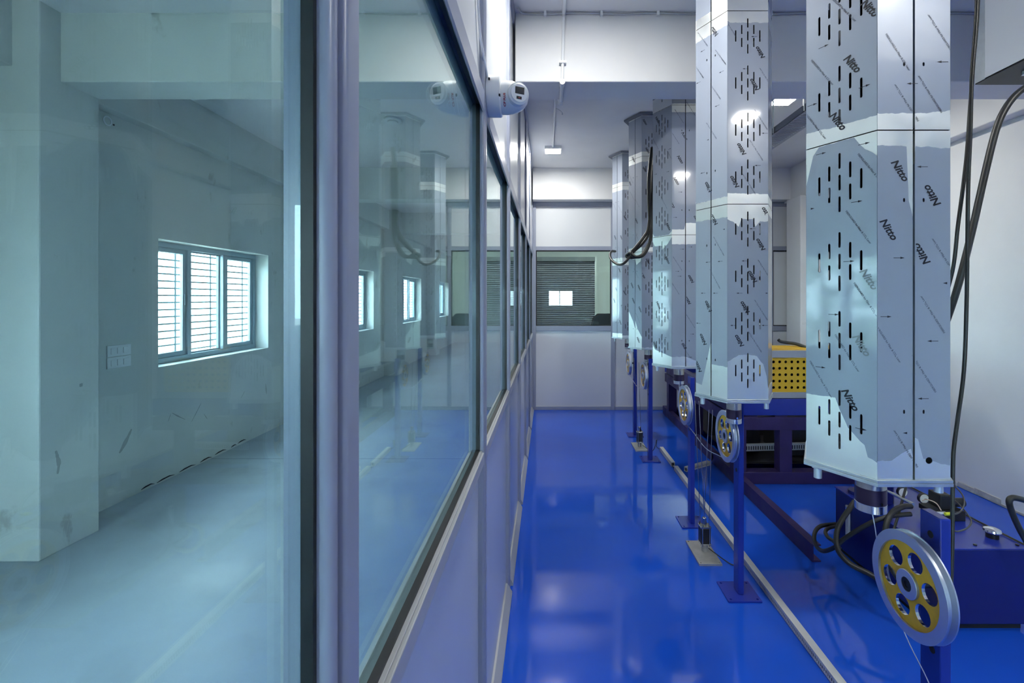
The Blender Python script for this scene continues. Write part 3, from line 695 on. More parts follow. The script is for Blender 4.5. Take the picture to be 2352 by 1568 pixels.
# ------------------------------------------------------------------ pulley stands
RW = .1275
def stand(px0, px1, py0, py1, ztop, wx, wy, wz, label, plate=None, th=.027):
    """post px0..px1, py0..py1; wheel: left face at x = wx, axle at wy, wz"""
    t = thing('pulley_stand', label, 'pulley stand', ((px0+px1)/2, (py0+py1)/2, 0), group='blue pulley stands under the towers')
    ax, ay = (px0+px1)/2, (py0+py1)/2
    h = .082
    holes = [circle(ax+sx*(h-.016), ay+sy*(h-.016), .006, 10) for sx in (-1, 1) for sy in (-1, 1)]
    MB().holes(rect(ax-h, ax+h, ay-h, ay+h), holes, -.008, lambda u, v, d: (u, v, .008+d)).build('base_plate', 'blue_paint', t, bev=.001)
    c = .014
    MB().prism([(px0, py0), (px1, py0), (px1, py1), (px0, py1)], .008, ztop, 'z').build('post', 'blue_paint', t, bev=.003)
    for zz, yy in ((ztop-.052, py0+.030), (wz-.17, py0+.025)):
        MB().cyl(.0092, px0-.0008, px0+.002, 16, (0, yy, zz), 'x').build('bolt_hole', 'dark_void', t)
    # wheel: rim, web with six holes, hub, bearing, axle
    prof = [(.102, 0), (RW-.001, 0), (RW, .001), (RW, .0045), (RW-.013, .0085), (RW-.014, th/2), (RW-.013, th-.0085), (RW, th-.0045), (RW, th-.001), (RW-.001, th), (.102, th)]
    rim = MB().lathe(prof, 72, (wx, wy, wz), 'x').build('pulley_rim', 'aluminium_face', t, smooth=True)
    N_ = 60
    holes = [circle(.067*math.cos(R(a)), .067*math.sin(R(a)), .0245, 20) for a in range(12, 372, 60)]
    MB().holes(circle(0, 0, .1025, 48), holes, .008, lambda u, v, d: (wx+.006+d, wy-u, wz+v)).build('pulley_web', 'yellow_paint', rim)
    for a in range(12, 372, 60):
        MB().lathe([(.0243, .0062), (.0247, .0062), (.0247, .0142), (.0243, .0142)], 20, (wx, wy-.067*math.cos(R(a)), wz+.067*math.sin(R(a))), 'x').build('hole_edge', 'aluminium', rim)
    hub = MB().lathe([(.017, -.001), (.034, -.001), (.035, 0), (.035, .018), (.017, .018)], 36, (wx, wy, wz), 'x').build('pulley_hub', 'aluminium_face', t, smooth=True)
    MB().lathe([(.009, .001), (.0172, .001), (.0172, .012), (.009, .012)], 28, (wx, wy, wz), 'x').build('bearing', 'dark_metal', hub, smooth=True)
    MB().cyl(.009, .003, px0-wx+.002, 16, (wx, wy, wz), 'x').build('axle', 'dark_metal', hub, smooth=True)
    return t
stand(.985, 1.013, 1.185, 1.250, .930, .915, 1.205, .756, 'nearest blue pulley stand with its big yellow and silver wheel')
stand(.951, .980, 2.354, 2.415, .96, .893, 2.385, .790, 'second pulley stand with its base plate beside the trunking')
stand(.937, .966, 3.095, 3.155, .965, .886, 3.085, .787, 'third pulley stand left of the four thin rods')
stand(.925, .962, 4.315, 4.375, .93, .880, 4.365, .770, 'fourth pulley stand left of the short trunking piece')
stand(.93, .965, 5.085, 5.145, .945, .875, 5.150, .775, 'farthest pulley stand behind the small grey sensor')
# ------------------------------------------------------------------ wire ropes
def rope(label, pts, r=.0016, mat='wire', name='wire_rope', n=6, group=None, seg=6):
    o = MB().tube(smooth_path(pts, n), r, seg).build(name, mat, smooth=True); tag(o, label, 'cable' if 'hose' not in name and 'rope' not in name else name.split('_')[-1], group); return o
def arc(cx_x, cy, cz, r, a0, a1, n=10):
    return [(cx_x, cy+r*math.cos(R(a0+(a1-a0)*k/n)), cz+r*math.sin(R(a0+(a1-a0)*k/n))) for k in range(n+1)]
G = RW-.012
zc = ZB-.0165-.128
T1, T2, T3, T4, T5 = TOW
def wrap(T, wx, wy, wz, far_side):
    """rope from the cylinder down onto the wheel, round its underside"""
    x = wx+.012; s = 1 if far_side else -1
    down = [(T['cx'], T['cy'], zc+.01), ((T['cx']+x)/2, (T['cy']+wy+s*G)/2, (zc+wz)/2+.02)]
    return down+arc(x, wy, wz, G, 0 if far_side else 180, -80 if far_side else 260, 8)
p = wrap(T1, .915, 1.205, .756, True)[:4]
q = at(2078, 1450, 1.262); rope('thin steel rope running down from the nearest big wheel', p+[at(2079, 1456, 1.245), at(2130, 1560, 1.19), at(2160, 1640, 1.16)], .0014, n=5)
a = wrap(T3, .886, 3.085, .787, True); b = wrap(T2, .893, 2.385, .790, False)
mid = [Vector(a[-1])*.75+Vector(b[-1])*.25+Vector((0, 0, -.015)), Vector(a[-1])*.45+Vector(b[-1])*.55+Vector((0, 0, -.045)), Vector(a[-1])*.18+Vector(b[-1])*.82+Vector((0, 0, -.022))]
rope('slack rope hanging between the second and third pulley wheels', a+mid+b[::-1], .0022)
a = wrap(T5, .875, 5.150, .775, True); b = wrap(T4, .880, 4.365, .770, False)
mid = [Vector(a[-1])*.7+Vector(b[-1])*.3+Vector((0, 0, -.03)), Vector(a[-1])*.35+Vector(b[-1])*.65+Vector((0, 0, -.05))]
rope('slack rope between the two farthest pulley wheels', a+mid+b[::-1], .0028)

# ------------------------------------------------------------------ sensor blocks with rods
def sensor(x, y, label, rods, plate):
    t = thing('sensor_stand', label, 'sensor', (x, y, 0), group='grey sensor stands on the blue floor')
    x0, x1, y0, y1 = plate
    hs = [circle(a, b, .005, 8) for a in (x0+.012, x1-.012) for b in (y0+.012, y1-.012)]
    MB().holes(rect(x0, x1, y0, y1), hs, -.011, lambda u, v, d: (u, v, .011+d)).build('base_plate', 'sensor_plate', t, bev=.001)
    MB().cyl(.018, .011, .062, 20, (x, y, 0)).build('stub', 'sensor_plate', t, smooth=True)
    B(x-.029, x+.029, y-.026, y+.026, .060, .150).build('block', 'dark_metal', t, bev=.004)
    B(x-.031, x+.031, y-.028, y+.028, .150, .160).build('collar', 'stainless', t, bev=.002)
    B(x-.031, x+.031, y-.028, y+.028, .054, .062).build('collar', 'stainless', t, bev=.002)
    MB().cyl(.012, .16, .205, 16, (x-.002, y, 0), bev=.002).build('tip', 'stainless', t, smooth=True)
    for k in ((-.02, -.02), (.02, -.02), (-.02, .02), (.02, .02)):
        MB().cyl(.003, .05, .17, 8, (x+k[0], y+k[1]-.009*(1 if k[1] < 0 else -1), 0)).build('tie_bolt', 'stainless', t)
    for k, (a, b) in enumerate(rods): MB().tube([a, b], .0022, 6).build('rod', 'stainless', t, smooth=True)
    return t
x, y = .918, 2.76
sensor(x, y, 'near grey sensor block on a steel plate with four thin rods',
       [(at(1596, 920, 2.79), (x-.016, 2.785, .155)), (at(1605.5, 921, 2.76), (x-.002, 2.75, .155)), (at(1628.6, 941, 2.79), (x+.004, 2.785, .155)), (at(1636.6, 941, 2.75), (x+.022, 2.75, .155))], (.843, .971, 2.62, 2.875))
x, y = .918, 4.70
sensor(x, y, 'far small sensor block on its plate before the farthest stand',
       [(at(1456, 822, 4.72), (x-.01, 4.715, .155)), (at(1467, 832, 4.70), (x+.012, 4.70, .155))], (.855, .975, 4.57, 4.83))
rope('thin black cable from the near sensor to the trunking', [(.935, 2.74, .035), (.99, 2.66, .016), (1.03, 2.62, .006), (1.07, 2.63, .01), (1.094, 2.66, .016)], .003, 'black_hose', 'sensor_cable')
rope('thin black cable from the far sensor to the short trunking', [(.935, 4.68, .035), (.985, 4.60, .012), (1.02, 4.58, .006), (1.045, 4.58, .05), (1.06, 4.60, .10), (1.07, 4.62, .09), (1.07, 4.62, .03), (1.10, 4.60, .012)], .003, 'black_hose', 'sensor_cable')

# ------------------------------------------------------------------ slotted cable trunking on the floor
def trunking(y0, y1, x0, x1, label, hgt=.032, ends=False, rz=0.0, pitch=.0125):
    t = thing('cable_trunking', label, 'trunking', (x0, y0, 0), rz, group='grey slotted trunking on the floor')
    w, l = x1-x0, y1-y0
    n = int(l/pitch)
    fr = lambda xx: (lambda u, v, d: (xx+d, u, v))
    sl = [rect(pitch*(k+.25), pitch*(k+.75), .010, hgt-.008) for k in range(n)]
    MB().holes(rect(0, l, 0, hgt), sl, .002, lambda u, v, d: (d, u, v)).build('slotted_side', 'trunking', t, local=True)
    MB().holes(rect(0, l, 0, hgt), sl, .002, lambda u, v, d: (w-.002+d, u, v)).build('slotted_side', 'trunking', t, local=True)
    B(0, w, 0, l, 0, .002).build('base', 'trunking', t, local=True)
    B(-.001, w+.001, 0, l, hgt, hgt+.006).build('cover', 'trunking', t, bev=.001, local=True)
    B(.004, w-.004, .01, l-.01, .003, hgt-.006).build('dark_filler', 'black_hose', t, local=True)  # dark filler box, its colour stands in for shade behind the slots
    return t
trunking(1.55, 4.08, 1.094, 1.126, 'long slotted trunking strip running beside the pulley stands')
trunking(4.17, 4.60, 1.094, 1.126, 'short trunking piece behind the fourth pulley stand')
trunking(0, .30, 0, .03, 'short trunking piece lying across behind the third stand', rz=R(-58)).location = (1.175, 4.06, 0)
rope('black cable linking the two trunking strips on the floor', [(1.11, 4.20, .014), (1.10, 4.15, .006), (1.11, 4.11, .006), (1.11, 4.07, .014)], .004, 'black_hose', 'trunking_cable')
rope('black cable with yellow end entering the crosswise trunking', [(1.42, 4.20, .015), (1.46, 4.24, .012), (1.485, 4.26, .05), (1.47, 4.24, .11)], .006, 'black_hose', 'trunking_cable')

# ------------------------------------------------------------------ machine frame
fr = thing('machine_frame', 'dark purple welded steel frame behind the towers', 'frame', (2.0, 4.8, 0))
FX0, FX1, FY0, FY1 = 1.49, 2.72, 3.77, 6.0
def channel(mb, x0, x1, y0, y1, z0, z1): return mb.box(x0, x1, y0, y1, z0, z1)
# long floor channel on the left side that runs on towards the tripod (open end shows the C section)
def c_beam(y0, y1, x0, w, z0, z1, flip=1, t=.008):
    a, b = x0, x0+w*flip
    prof = [(a, z0), (b, z0), (b, z0+t), (a+t*flip, z0+t), (a+t*flip, z1-t), (b, z1-t), (b, z1), (a, z1)]
    n = len(prof); mb = MB()
    return mb.add([(p[0], y0, p[1]) for p in prof]+[(p[0], y1, p[1]) for p in prof], [tuple(range(n)), tuple(range(2*n-1, n-1, -1))]+[(i, n+i, n+(i+1) % n, (i+1) % n) for i in range(n)])
c_beam(2.66, 6.1, FX0, .05, 0, .098).build('floor_channel', 'navy_paint', fr)
c_beam(FY0, FY1, FX1, .05, 0, .098, -1).build('floor_channel', 'navy_paint', fr)
B(FX0+.05, FX1-.05, FY0, FY0+.10, 0, .095).build('cross_beam', 'navy_paint', fr, bev=.004)
B(FX0+.05, FX1-.05, FY1-.10, FY1, 0, .095).build('cross_beam', 'navy_paint', fr, bev=.004)
for z0, z1, mt, e in ((.43, .534, 'navy_paint', 0), (.548, .68, 'blue_paint', 0)):
    B(FX0, FX1, FY0, FY0+.08, z0, z1).build('top_beam', mt, fr, bev=.004)
    B(FX0, FX1, FY1-.08, FY1, z0, z1).build('top_beam', mt, fr, bev=.004)
    B(FX0, FX0+.08, FY0+.08, FY1-.08, z0, z1).build('side_beam', mt if mt != 'blue_paint' else 'navy_paint', fr, bev=.004)
    B(FX1-.08, FX1, FY0+.08, FY1-.08, z0, z1).build('side_beam', mt if mt != 'blue_paint' else 'navy_paint', fr, bev=.004)
for (px, py) in ((1.855, FY0), (2.45, FY0), (FX0, FY0+1.05), (FX0, FY1-.2), (FX1-.1, FY1-.2), (1.855, FY1-.1), (FX0, FY0+.0)):
    B(px, px+.10, py+.002, py+.098, .09, .432).build('upright', 'navy_paint', fr, bev=.004)
for px in (1.58, 1.82, 2.12, 2.4): B(px, px+.10, FY0+.01, FY0+.07, .533, .549).build('shim', 'grey_enamel' if px == 2.12 else 'navy_paint', fr)
B(1.62, 2.66, 3.95, 5.9, .10, .115).build('drip_tray', 'dark_metal', fr)
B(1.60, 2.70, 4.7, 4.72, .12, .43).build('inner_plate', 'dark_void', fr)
mo = thing('drive_motor', 'dark motor and gearbox inside the machine frame', 'motor', (1.95, 4.35, .115))
MB().cyl(.10, 4.15, 4.55, 24, (1.78, 0, .24), 'y', bev=.01).build('motor_body', 'dark_metal', mo, smooth=True)
B(1.68, 1.88, 4.2, 4.5, .115, .16).build('motor_foot', 'dark_metal', mo, bev=.004)
B(2.05, 2.35, 4.1, 4.5, .115, .36).build('gearbox', 'dark_metal', mo, bev=.01)
tr = trunking(0, 1.0, 0, .03, 'slotted trunking running inside the dark machine frame', hgt=.05, rz=R(-86), pitch=.02); tr.location = (1.62, 3.99, .20)

# ------------------------------------------------------------------ yellow perforated guard on the frame
gd = thing('guard_box', 'grey box with yellow perforated panel between the two near towers', 'guard', (2.0, 3.85, .68))
gx0, gx1, gy0, gy1, gz0, gz1 = 1.52, 2.70, 3.79, 4.27, .682, 1.062
B(gx0, gx1, gy0, gy0+.03, gz0, gz0+.047).build('bottom_rail', 'grey_enamel', gd, bev=.002)
B(gx0, gx1, gy0, gy0+.03, gz1-.056, gz1).build('top_rail', 'grey_enamel', gd, bev=.002)
for a in (gx0, 1.755, gx1-.05): B(a, a+.05, gy0+.001, gy0+.029, gz0+.047, gz1-.056).build('stile', 'grey_enamel', gd, bev=.002)
for a, b in ((1.805, gx1-.05), (gx0+.05, 1.755)):
    hs = [circle(a+.015+.0490*i, gz0+.047+.036+.0515*j, .0115, 12) for i in range(int((b-a-.02)/.049)+1) for j in range(5) if a+.015+.049*i < b-.013]
    MB().holes(rect(a, b, gz0+.045, gz1-.054), hs, .003, lambda u, v, d: (u, gy0+.012+d, v)).build('perforated_panel', 'yellow_sheet', gd)
B(gx0, gx0+.03, gy0+.03, gy1, gz0, gz1).build('side_panel', 'grey_enamel', gd, bev=.002)
B(gx1-.03, gx1, gy0+.03, gy1, gz0, gz1).build('side_panel', 'grey_enamel', gd, bev=.002)
# expanded-metal top: strips with gaps
for k in range(4):
    y = gy0+.03+.1*k; B(gx0+.02, gx1-.02, y, y+.085, gz1-.004, gz1+.001).build('mesh_top', 'yellow_sheet', gd)
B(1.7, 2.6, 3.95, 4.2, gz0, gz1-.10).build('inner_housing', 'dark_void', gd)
rope('black hose lying on top of the yellow guard', [at(1787, 779, 4.42), at(1793, 784, 4.40), at(1810, 787, 4.2), at(1830, 790, 4.1), at(1860, 801, 4.0)], .014, 'black_hose', 'guard_hose', seg=10)

# ------------------------------------------------------------------ hydraulic tank
tk = thing('hydraulic_tank', 'dark blue hydraulic tank on the floor behind the nearest tower', 'tank', (1.93, 2.45, 0))
tx0, tx1, ty0, ty1, tz = 1.707, 2.15, 2.108, 2.80, .369
B(tx0+.02, tx1-.02, ty0+.02, ty1-.02, 0, .035).build('plinth', 'dark_void', tk)
B(tx0, tx1, ty0, ty1, .03, tz-.006).build('body', 'tank_blue', tk, bev=.004)
B(tx0-.004, tx1+.004, ty0-.004, ty1+.004, tz-.006, tz).build('lid', 'blue_paint', tk, bev=.001)
for x, y in ((tx0+.03, ty0+.025), (1.93, ty0+.025), (tx1-.03, ty0+.025), (tx1-.025, 2.30), (tx1-.025, 2.52)):
    MB().cyl(.007, tz, tz+.006, 8, (x, y, 0)).build('lid_bolt', 'dark_metal', tk)
fc = MB().cyl(.024, tz, tz+.022, 24, (2.075, 2.205, 0)).build('filler_neck', 'dark_metal', tk, smooth=True)
MB().lathe([(.0, tz+.046), (.018, tz+.045), (.032, tz+.038), (.034, tz+.030), (.030, tz+.024), (0, tz+.022)], 28, (2.075, 2.205, 0), 'z', close=False).build('filler_cap', 'chrome', fc, smooth=True)
lv = B(tx0-.012, tx0, 2.66, 2.69, .14, .31).build('level_gauge', 'trunking', tk, bev=.003)
MB().cyl(.006, tx0-.016, tx0-.01, 10, (0, 2.675, .295), 'x').build('gauge_bolt', 'chrome', lv)
MB().cyl(.045, tz, tz+.018, 24, (1.77, 2.70, 0)).build('pump_flange', 'tank_blue', tk, smooth=True)
MB().cyl(.062, tz, tz+.16, 28, (1.83, 2.60, 0), bev=.006).build('pump_motor', 'tank_blue', tk, smooth=True)
for k in range(2):
    gx, gy = (1.905, 2.55) if k == 0 else (1.955, 2.47)
    g_ = MB().cyl(.026, gy-.018, gy, 24, (gx, 0, tz+.075), 'y', bev=.003).build('pressure_gauge', 'dark_metal', tk, smooth=True)
    MB().cyl(.0225, gy-.0192, gy-.0175, 24, (gx, 0, tz+.075), 'y').build('dial', 'gauge_face', g_)
    B(gx-.001, gx+.012, gy-.020, gy-.0190, tz+.074, tz+.076).build('needle', 'ink', g_)
    MB().cyl(.006, tz, tz+.05, 10, (gx, gy-.01, 0)).build('gauge_stem', 'chrome', g_)
vb = B(1.96, 2.09, 2.36, 2.47, tz, tz+.05).build('valve_block', 'dark_metal', tk, bev=.004)
B(1.975, 2.035, 2.375, 2.455, tz+.05, tz+.125).build('solenoid', 'rubber', vb, bev=.006)
MB().cyl(.022, 2.05, 2.12, 20, (0, 2.41, tz+.075), 'x', bev=.003).build('solenoid', 'rubber', vb, smooth=True)
MB().cyl(.017, 2.05, 2.10, 20, (0, 2.40, tz+.03), 'x', bev=.003).build('solenoid', 'rubber', vb, smooth=True)
B(1.915, 1.97, 2.38, 2.44, tz+.035, tz+.06).build('solenoid', 'rubber', vb, bev=.004)
MB().cyl(.012, tz+.05, tz+.10, 14, (2.07, 2.43, 0)).build('solenoid', 'rubber', vb)
MB().tube([at(2030, 1123, 2.5), at(2098, 1158, 2.28)], .008, 10).build('pressure_pipe', 'steel_bare', tk, smooth=True)
for z in (tz+.012, tz+.045):
    MB().cyl(.012, 1.93, 1.975, 12, (0, 2.33+z*.05, z), 'x').build('pipe_union', 'aluminium', tk, smooth=True)
tag(MB().tube(smooth_path([at(2118, 1149, 2.28), at(2130, 1147, 2.26), at(2150, 1155, 2.22), at(2162, 1172, 2.2)], 5), .0022, 6).build('thin_wire', 'copper_wire', smooth=True), 'thin bare wire curling out of the valve block', 'wire')

# ------------------------------------------------------------------ hoses and cables
def hose(label, pts, r=.011, name='hydraulic_hose'): return rope(label, pts, r, 'black_hose', name, n=7, seg=10, group='black hydraulic hoses')
hose('upper thick black hose bending down from the valve block', [at(2092, 1162, 2.28), at(2075, 1163, 2.26), at(2055, 1172, 2.24), at(2040, 1192, 2.22), at(2033, 1225, 2.2), at(2034, 1262, 2.2), at(2045, 1300, 2.15), at(2075, 1345, 2.1)], .0125)
hose('lower black hose sweeping left along the tank side to the floor', [at(2092, 1180, 2.24), at(2070, 1182, 2.24), at(2040, 1186, 2.24), at(2005, 1198, 2.26), at(1970, 1217, 2.3), at(1935, 1240, 2.34), at(1918, 1256, 2.36), at(1890, 1265, 2.46), at(1873, 1250, 2.55), at(1871, 1225, 2.62), at(1885, 1208, 2.66), at(1921, 1203, 2.68)], .0105)
hose('black hose hanging down the left side of the tank', [at(1962, 1152, 2.5), at(1950, 1170, 2.42), at(1935, 1192, 2.38), at(1924, 1215, 2.36), at(1921, 1245, 2.32), at(1930, 1272, 2.28), at(1958, 1298, 2.22), at(1998, 1318, 2.16), at(2040, 1345, 2.1)], .0125)
hose('short black hose loop on the floor beside the tank', [at(1921, 1208, 2.66), at(1902, 1213, 2.62), at(1896, 1222, 2.6), at(1902, 1234, 2.55), at(1915, 1243, 2.5), at(1928, 1258, 2.4)], .0095)
hose('black hose looping up at the right edge of the picture', [at(2365, 1153, 2.0), at(2345, 1146, 2.0), at(2325, 1143, 2.0), at(2318, 1153, 2.0), at(2326, 1180, 2.0), at(2342, 1215, 2.0), at(2360, 1250, 2.0), at(2368, 1290, 2.05)], .012)
hose('black cable passing behind the gauges of the tank', [at(2082, 1114, 2.42), at(2075, 1140, 2.36), at(2068, 1165, 2.34), at(2058, 1200, 2.32), at(2050, 1225, 2.3)], .006, 'gauge_cable')
rope('thin cable looping from the upper yellow plug', [at(2180, 1181, 1.7), at(2195, 1180, 1.72), at(2208, 1172, 1.8), at(2215, 1155, 1.9), at(2210, 1135, 2.0), at(2190, 1112, 2.1)], .003, 'black_hose', 'plug_cable')
rope('thin cable looping from the lower yellow plug', [at(2182, 1216, 1.7), at(2200, 1220, 1.72), at(2222, 1212, 1.8), at(2231, 1198, 1.9), at(2222, 1180, 2.0), at(2200, 1155, 2.1), at(2180, 1140, 2.2)], .003, 'black_hose', 'plug_cable')
for yy, lb in ((1180, 'upper'), (1215, 'lower')):
    p = at(2178, yy, 1.7); tag(MB().cyl(.006, p.x-.012, p.x+.008, 10, (0, p.y, p.z), 'x').build('cable_plug', 'green_yellow'), lb+' yellow plug beside the nearest blue post', 'plug')
rope('black cable lying along the lid edge of the tank', [(2.135, 2.80, tz+.006), (2.14, 2.6, tz+.0062), (2.142, 2.4, tz+.0062), (2.146, 2.2, tz+.0062), (2.156, 2.095, tz+.004)], .004, 'black_hose', 'lid_cable')
rope('thick black cable arching down from the upper right corner', [at(2420, 180, 1.45), at(2375, 192, 1.45), at(2340, 212, 1.45), at(2310, 248, 1.45), at(2287, 300, 1.45), at(2262, 400, 1.45), at(2235, 520, 1.45), at(2205, 640, 1.45), at(2180, 720, 1.47), at(2150, 800, 1.5)], .0098, 'black_hose', 'power_cable', seg=12)
rope('black cable hanging straight down beside the nearest tower', [at(2247, -60, 1.40), at(2241, 60, 1.40), at(2232, 180, 1.40), at(2229, 300, 1.40), at(2224, 420, 1.40), at(2222, 560, 1.40), at(2220, 700, 1.39), at(2214, 850, 1.38), at(2200, 960, 1.36), at(2190, 1040, 1.34), at(2188, 1140, 1.32), at(2187, 1250, 1.3), at(2184, 1345, 1.28)], .0052, 'black_hose', 'hanging_cable', seg=10)
rope('second black cable bending behind the nearest tower', [at(2249, -60, 1.42), at(2243, 60, 1.42), at(2235, 150, 1.42), at(2228, 250, 1.42), at(2221, 350, 1.42), at(2212, 430, 1.42), at(2200, 520, 1.42), at(2190, 610, 1.43), at(2170, 690, 1.45)], .0052, 'black_hose', 'hanging_cable', seg=10)
# hoses hanging between the third and fourth towers
for k, (lb, pts) in enumerate((
    ('black hose bundle strand ending in a loop at the farthest tower', [(1498, 380), (1497, 460), (1492, 530), (1475, 560), (1455, 578), (1435, 603), (1420, 607), (1405, 597), (1401, 585), (1405, 577), (1413, 577)]),
    ('black hose bundle strand curling to the fourth tower', [(1494, 370), (1494, 450), (1490, 520), (1478, 545), (1460, 568), (1448, 580), (1440, 585), (1441, 590), (1455, 591), (1475, 585), (1490, 560)]),
    ('rear black hose strand bending round the fourth tower', [(1500, 380), (1499, 470), (1495, 545), (1480, 583), (1462, 590), (1450, 582), (1452, 575)]))):
    rope(lb, [at(x, y, 4.18-.03*k if i < 6 else (4.2 if k else 4.15+.12*(i-5))) for i, (x, y) in enumerate(pts)], .014 if k else .012, 'black_hose', 'tower_hose', group='black hoses hanging by the fourth tower', seg=10)
rope('wide dark hose sleeve hanging along the fourth tower', [at(1499, 340, 4.15), at(1495, 375, 4.13), at(1492, 410, 4.12), at(1492, 450, 4.13), at(1494, 505, 4.15)], .022, 'black_hose', 'tower_hose', seg=10)

# ------------------------------------------------------------------ hanging cabinet at the upper right, cable tray
cb = thing('hanging_cabinet', 'pale steel box hanging at the upper right corner', 'cabinet', (2.1, 1.5, 2.39))
hx, hy, hz = 1.81, 2.0, 2.39
B(hx+.008, hx+.6, .9, hy, hz+.004, ZC).build('body', 'cabinet_paint', cb)
B(hx, hx+.008, .9, hy-.045, hz, ZC).build('side_panel', 'cabinet_paint', cb)
B(hx-.002, hx+.006, hy-.045, hy, hz, ZC).build('corner_strip', 'zinc', cb)
B(hx, hx+.6, .9, hy, hz-.004, hz+.004).build('bottom_plate', 'dark_metal', cb)
for x, y in ((hx+.09, 1.88), (hx+.20, 1.93), (hx+.20, 1.84), (hx+.28, 1.72)):
    MB().cyl(.012, hz-.018, hz-.003, 6, (x, y, 0)).build('bolt', 'zinc', cb)
ty = thing('cable_tray', 'perforated cable tray hanging under the ceiling by the right wall', 'tray', (1.89, 3.5, 2.79))
x0, x1, ya, yb, z0 = 1.80, 1.98, 3.10, 4.9, 2.79
hs = [rect(x0+.02, x1-.02, y, y+.012) for y in [ya+.02+.03*k for k in range(58)]]
MB().holes(rect(x0, x1, ya, yb), hs, .0025, lambda u, v, d: (u, v, z0+d)).build('tray_base', 'grey_enamel', ty)
for k in range(6): MB().tube([(x0+.03+.024*k, ya, z0+.014), (x0+.03+.024*k, yb, z0+.014)], .011, 8).build('tray_cable', 'black_hose', ty, smooth=True)
B(x0, x0+.003, ya, yb, z0, z0+.05).build('tray_side', 'plate_grey', ty); B(x1-.003, x1, ya, yb, z0, z0+.05).build('tray_side', 'zinc', ty)
for y in (3.3, 3.75, 4.5): MB().cyl(.005, z0, ZC, 8, (x0-.008, y, 0)).build('hanger_rod', 'zinc', ty)

# ------------------------------------------------------------------ security camera on the partition
cc = thing('security_camera', 'white dome security camera on the partition mullion', 'camera', (PX1, 1.52, 2.128))
cy_, cz_ = 1.52, 2.128
MB().cyl(.0640, PX1-.002, PX1+.044, 40, (0, cy_, cz_+.004), 'x', bev=.003).build('junction_box', 'white_plastic', cc, smooth=True)
MB().lathe([(0, PX1+.044), (.051, PX1+.044), (.052, PX1+.060), (.050, PX1+.078), (.045, PX1+.096), (.036, PX1+.112), (.020, PX1+.125), (0, PX1+.130)], 40, (0, cy_, cz_), 'x', close=False).build('dome', 'white_plastic', cc, smooth=True)
d = Vector((.42, -.90, -.10)).normalized(); eye = MB().lathe([(0, .032), (.027, .032), (.029, .029), (.034, .027), (.036, .0), (.036, -.02)], 32, (0, 0, 0), 'z', close=False)
zv = d; xv = Vector((0, 0, 1)).cross(zv).normalized(); yv = zv.cross(xv)
base = Vector((PX1+.090, cy_-.022, cz_-.003))
put = lambda v: tuple(xv*v[0]+yv*v[1]+zv*v[2]+base)
eb = MB(); eb.v = [put(v) for v in eye.v]; eb.f = eye.f
eo = eb.build('eyeball', 'white_plastic', cc, smooth=True)
def on_eye(u0, u1, v0, v1, h0, h1, name, mat):
    b = MB().box(u0, u1, v0, v1, h0, h1); b.v = [put(v) for v in b.v]; return b.build(name, mat, eo, bev=.0005)
on_eye(-.014, .016, -.003, .018, .0315, .0328, 'lens_window', 'black_gloss')
on_eye(-.009, .008, -.019, -.010, .0315, .0328, 'sensor_window', 'black_gloss')
on_eye(-.003, .003, -.016, -.013, .0325, .0331, 'infrared_light', 'red_print')
tx = text_mesh('CP PLUS', .0095, .0004, 0)
b = MB(); b.add([(PX1+.057-p.y*.9, cy_-math.sqrt(max(.0520**2-(p.x-.024)**2, .0001))-.0008, cz_-.024+p.x) for p in tx[0]], tx[1]); b.build('printed_lettering', 'red_print', cc)
for zz, xx in ((cz_+.03, .008), (cz_-.02, .040)): B(PX1+xx, PX1+xx+.005, cy_-.064, cy_-.055, zz, zz+.006).build('screw', 'ink', cc)
rope('thin white cable running down the partition to the camera', [(PX1-.010, 1.30, 3.1), (PX1-.010, 1.32, 2.7), (PX1-.008, 1.34, 2.4), (PX1-.006, 1.38, 2.26), (PX1+.004, 1.47, 2.17)], .004, 'white_plastic', 'camera_cable')

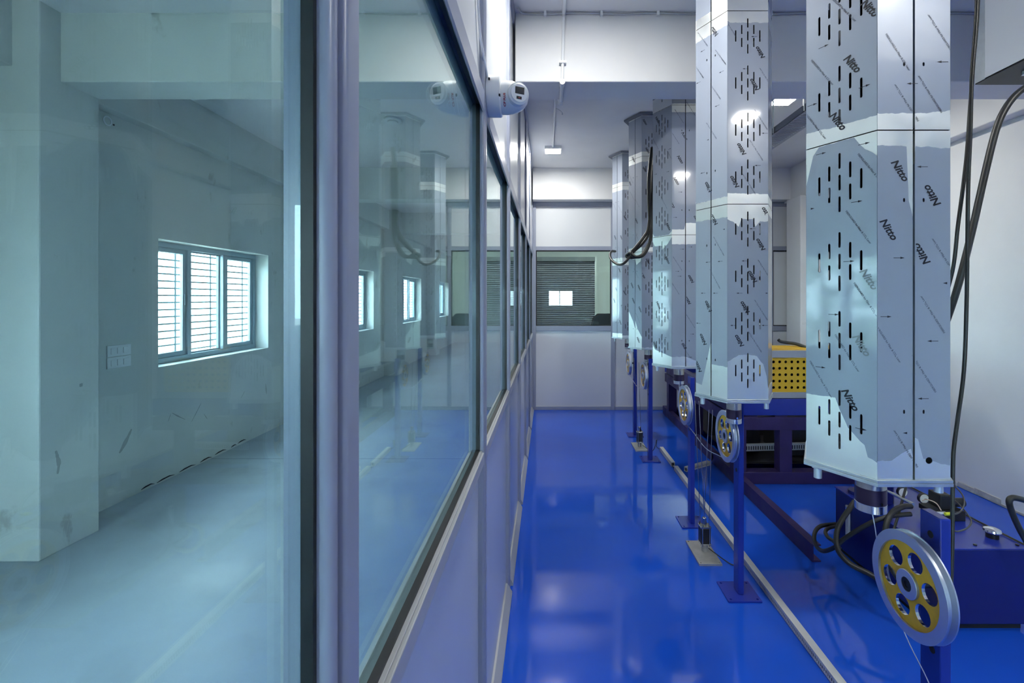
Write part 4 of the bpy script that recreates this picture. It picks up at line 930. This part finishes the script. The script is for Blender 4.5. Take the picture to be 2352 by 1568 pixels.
# ------------------------------------------------------------------ small fittings in the empty room
for k, (z, lb) in enumerate(((1.105, 'upper white switch plate beside the large sliding window'), (1.02, 'lower white switch plate beside the large sliding window'))):
    t = thing('switch_plate', lb, 'switch', (XL, 3.43, z), group='switch plates on the plaster wall')
    B(XL, XL+.008, 3.335, 3.525, z-.04, z+.04).build('plate', 'white_plastic', t, bev=.002)
    for j in range(3): B(XL+.008, XL+.012, 3.36+.05*j, 3.40+.05*j, z-.022, z+.022).build('rocker', 'white_plastic', t, bev=.0015)
t = thing('ceiling_box', 'round white ceiling fitting seen through the glass', 'ceiling fitting', (-1.45, 4.44, ZC))
MB().cyl(.085, ZC-.02, ZC, 28, (-1.45, 4.44, 0), bev=.004).build('cover', 'white_plastic', t, smooth=True)
MB().cyl(.05, ZC-.035, ZC-.02, 24, (-1.45, 4.44, 0), bev=.004).build('cap', 'white_plastic', t, smooth=True)
t = thing('wall_box', 'small round conduit box high on the plaster wall', 'conduit box', (XL, 3.34, 2.735))
MB().lathe([(.026, XL), (.034, XL), (.034, XL+.006), (.026, XL+.006)], 20, (0, 3.34, 2.735), 'x').build('ring', 'white_plastic', t)
MB().cyl(.006, XL, XL+.004, 8, (0, 3.39, 2.725), 'x').build('hole', 'dark_void', t)

# ------------------------------------------------------------------ outside the windows
g = B(-40, XL-.26, -30, 45, -.35, -.3).build('ground', 'earth'); struct(g, 'pale ground outside the windows', 'ground')
g = B(-40, 40, -40, YB-.21, -.35, -.3).build('ground', 'earth'); struct(g, 'pale ground outside the back wall', 'ground')
def tree(x, y, h, r, seed, label):
    random.seed(seed); t = thing('tree', label, 'tree', (x, y, -.3), group='trees outside the windows')
    MB().tube([(x, y, -.3), (x+.1, y, h*.4), (x-.05, y+.1, h*.8)], [.09, .07, .03], 8).build('trunk', 'bark', t, smooth=True)
    mb = MB()
    for k in range(900):
        a = random.uniform(0, 6.283); u = random.uniform(-1, 1); rr = r*random.uniform(.4, 1)**.5
        c = Vector((x+rr*math.cos(a)*math.sqrt(1-u*u), y+rr*math.sin(a)*math.sqrt(1-u*u), h*.62+u*h*.42))
        n = Vector((random.gauss(0, 1), random.gauss(0, 1), random.gauss(0, 1))).normalized(); e = n.orthogonal().normalized(); w = n.cross(e); s = random.uniform(.05, .11)
        mb.add([c-e*s, c+w*s*.4, c+e*s, c-w*s*.4], [(0, 1, 2, 3)])
    o = mb.build('foliage', 'leaf', t); o['kind'] = 'stuff'
tree(-6.6, 6.0, 3.0, .75, 1, 'green tree seen through the left sash of the sliding window')
tree(-7.0, 14.5, 3.0, 1.2, 3, 'tree beyond the third window')
tree(-5.2, 1.2, 2.4, .7, 4, 'tree mirrored in the nearest tower')
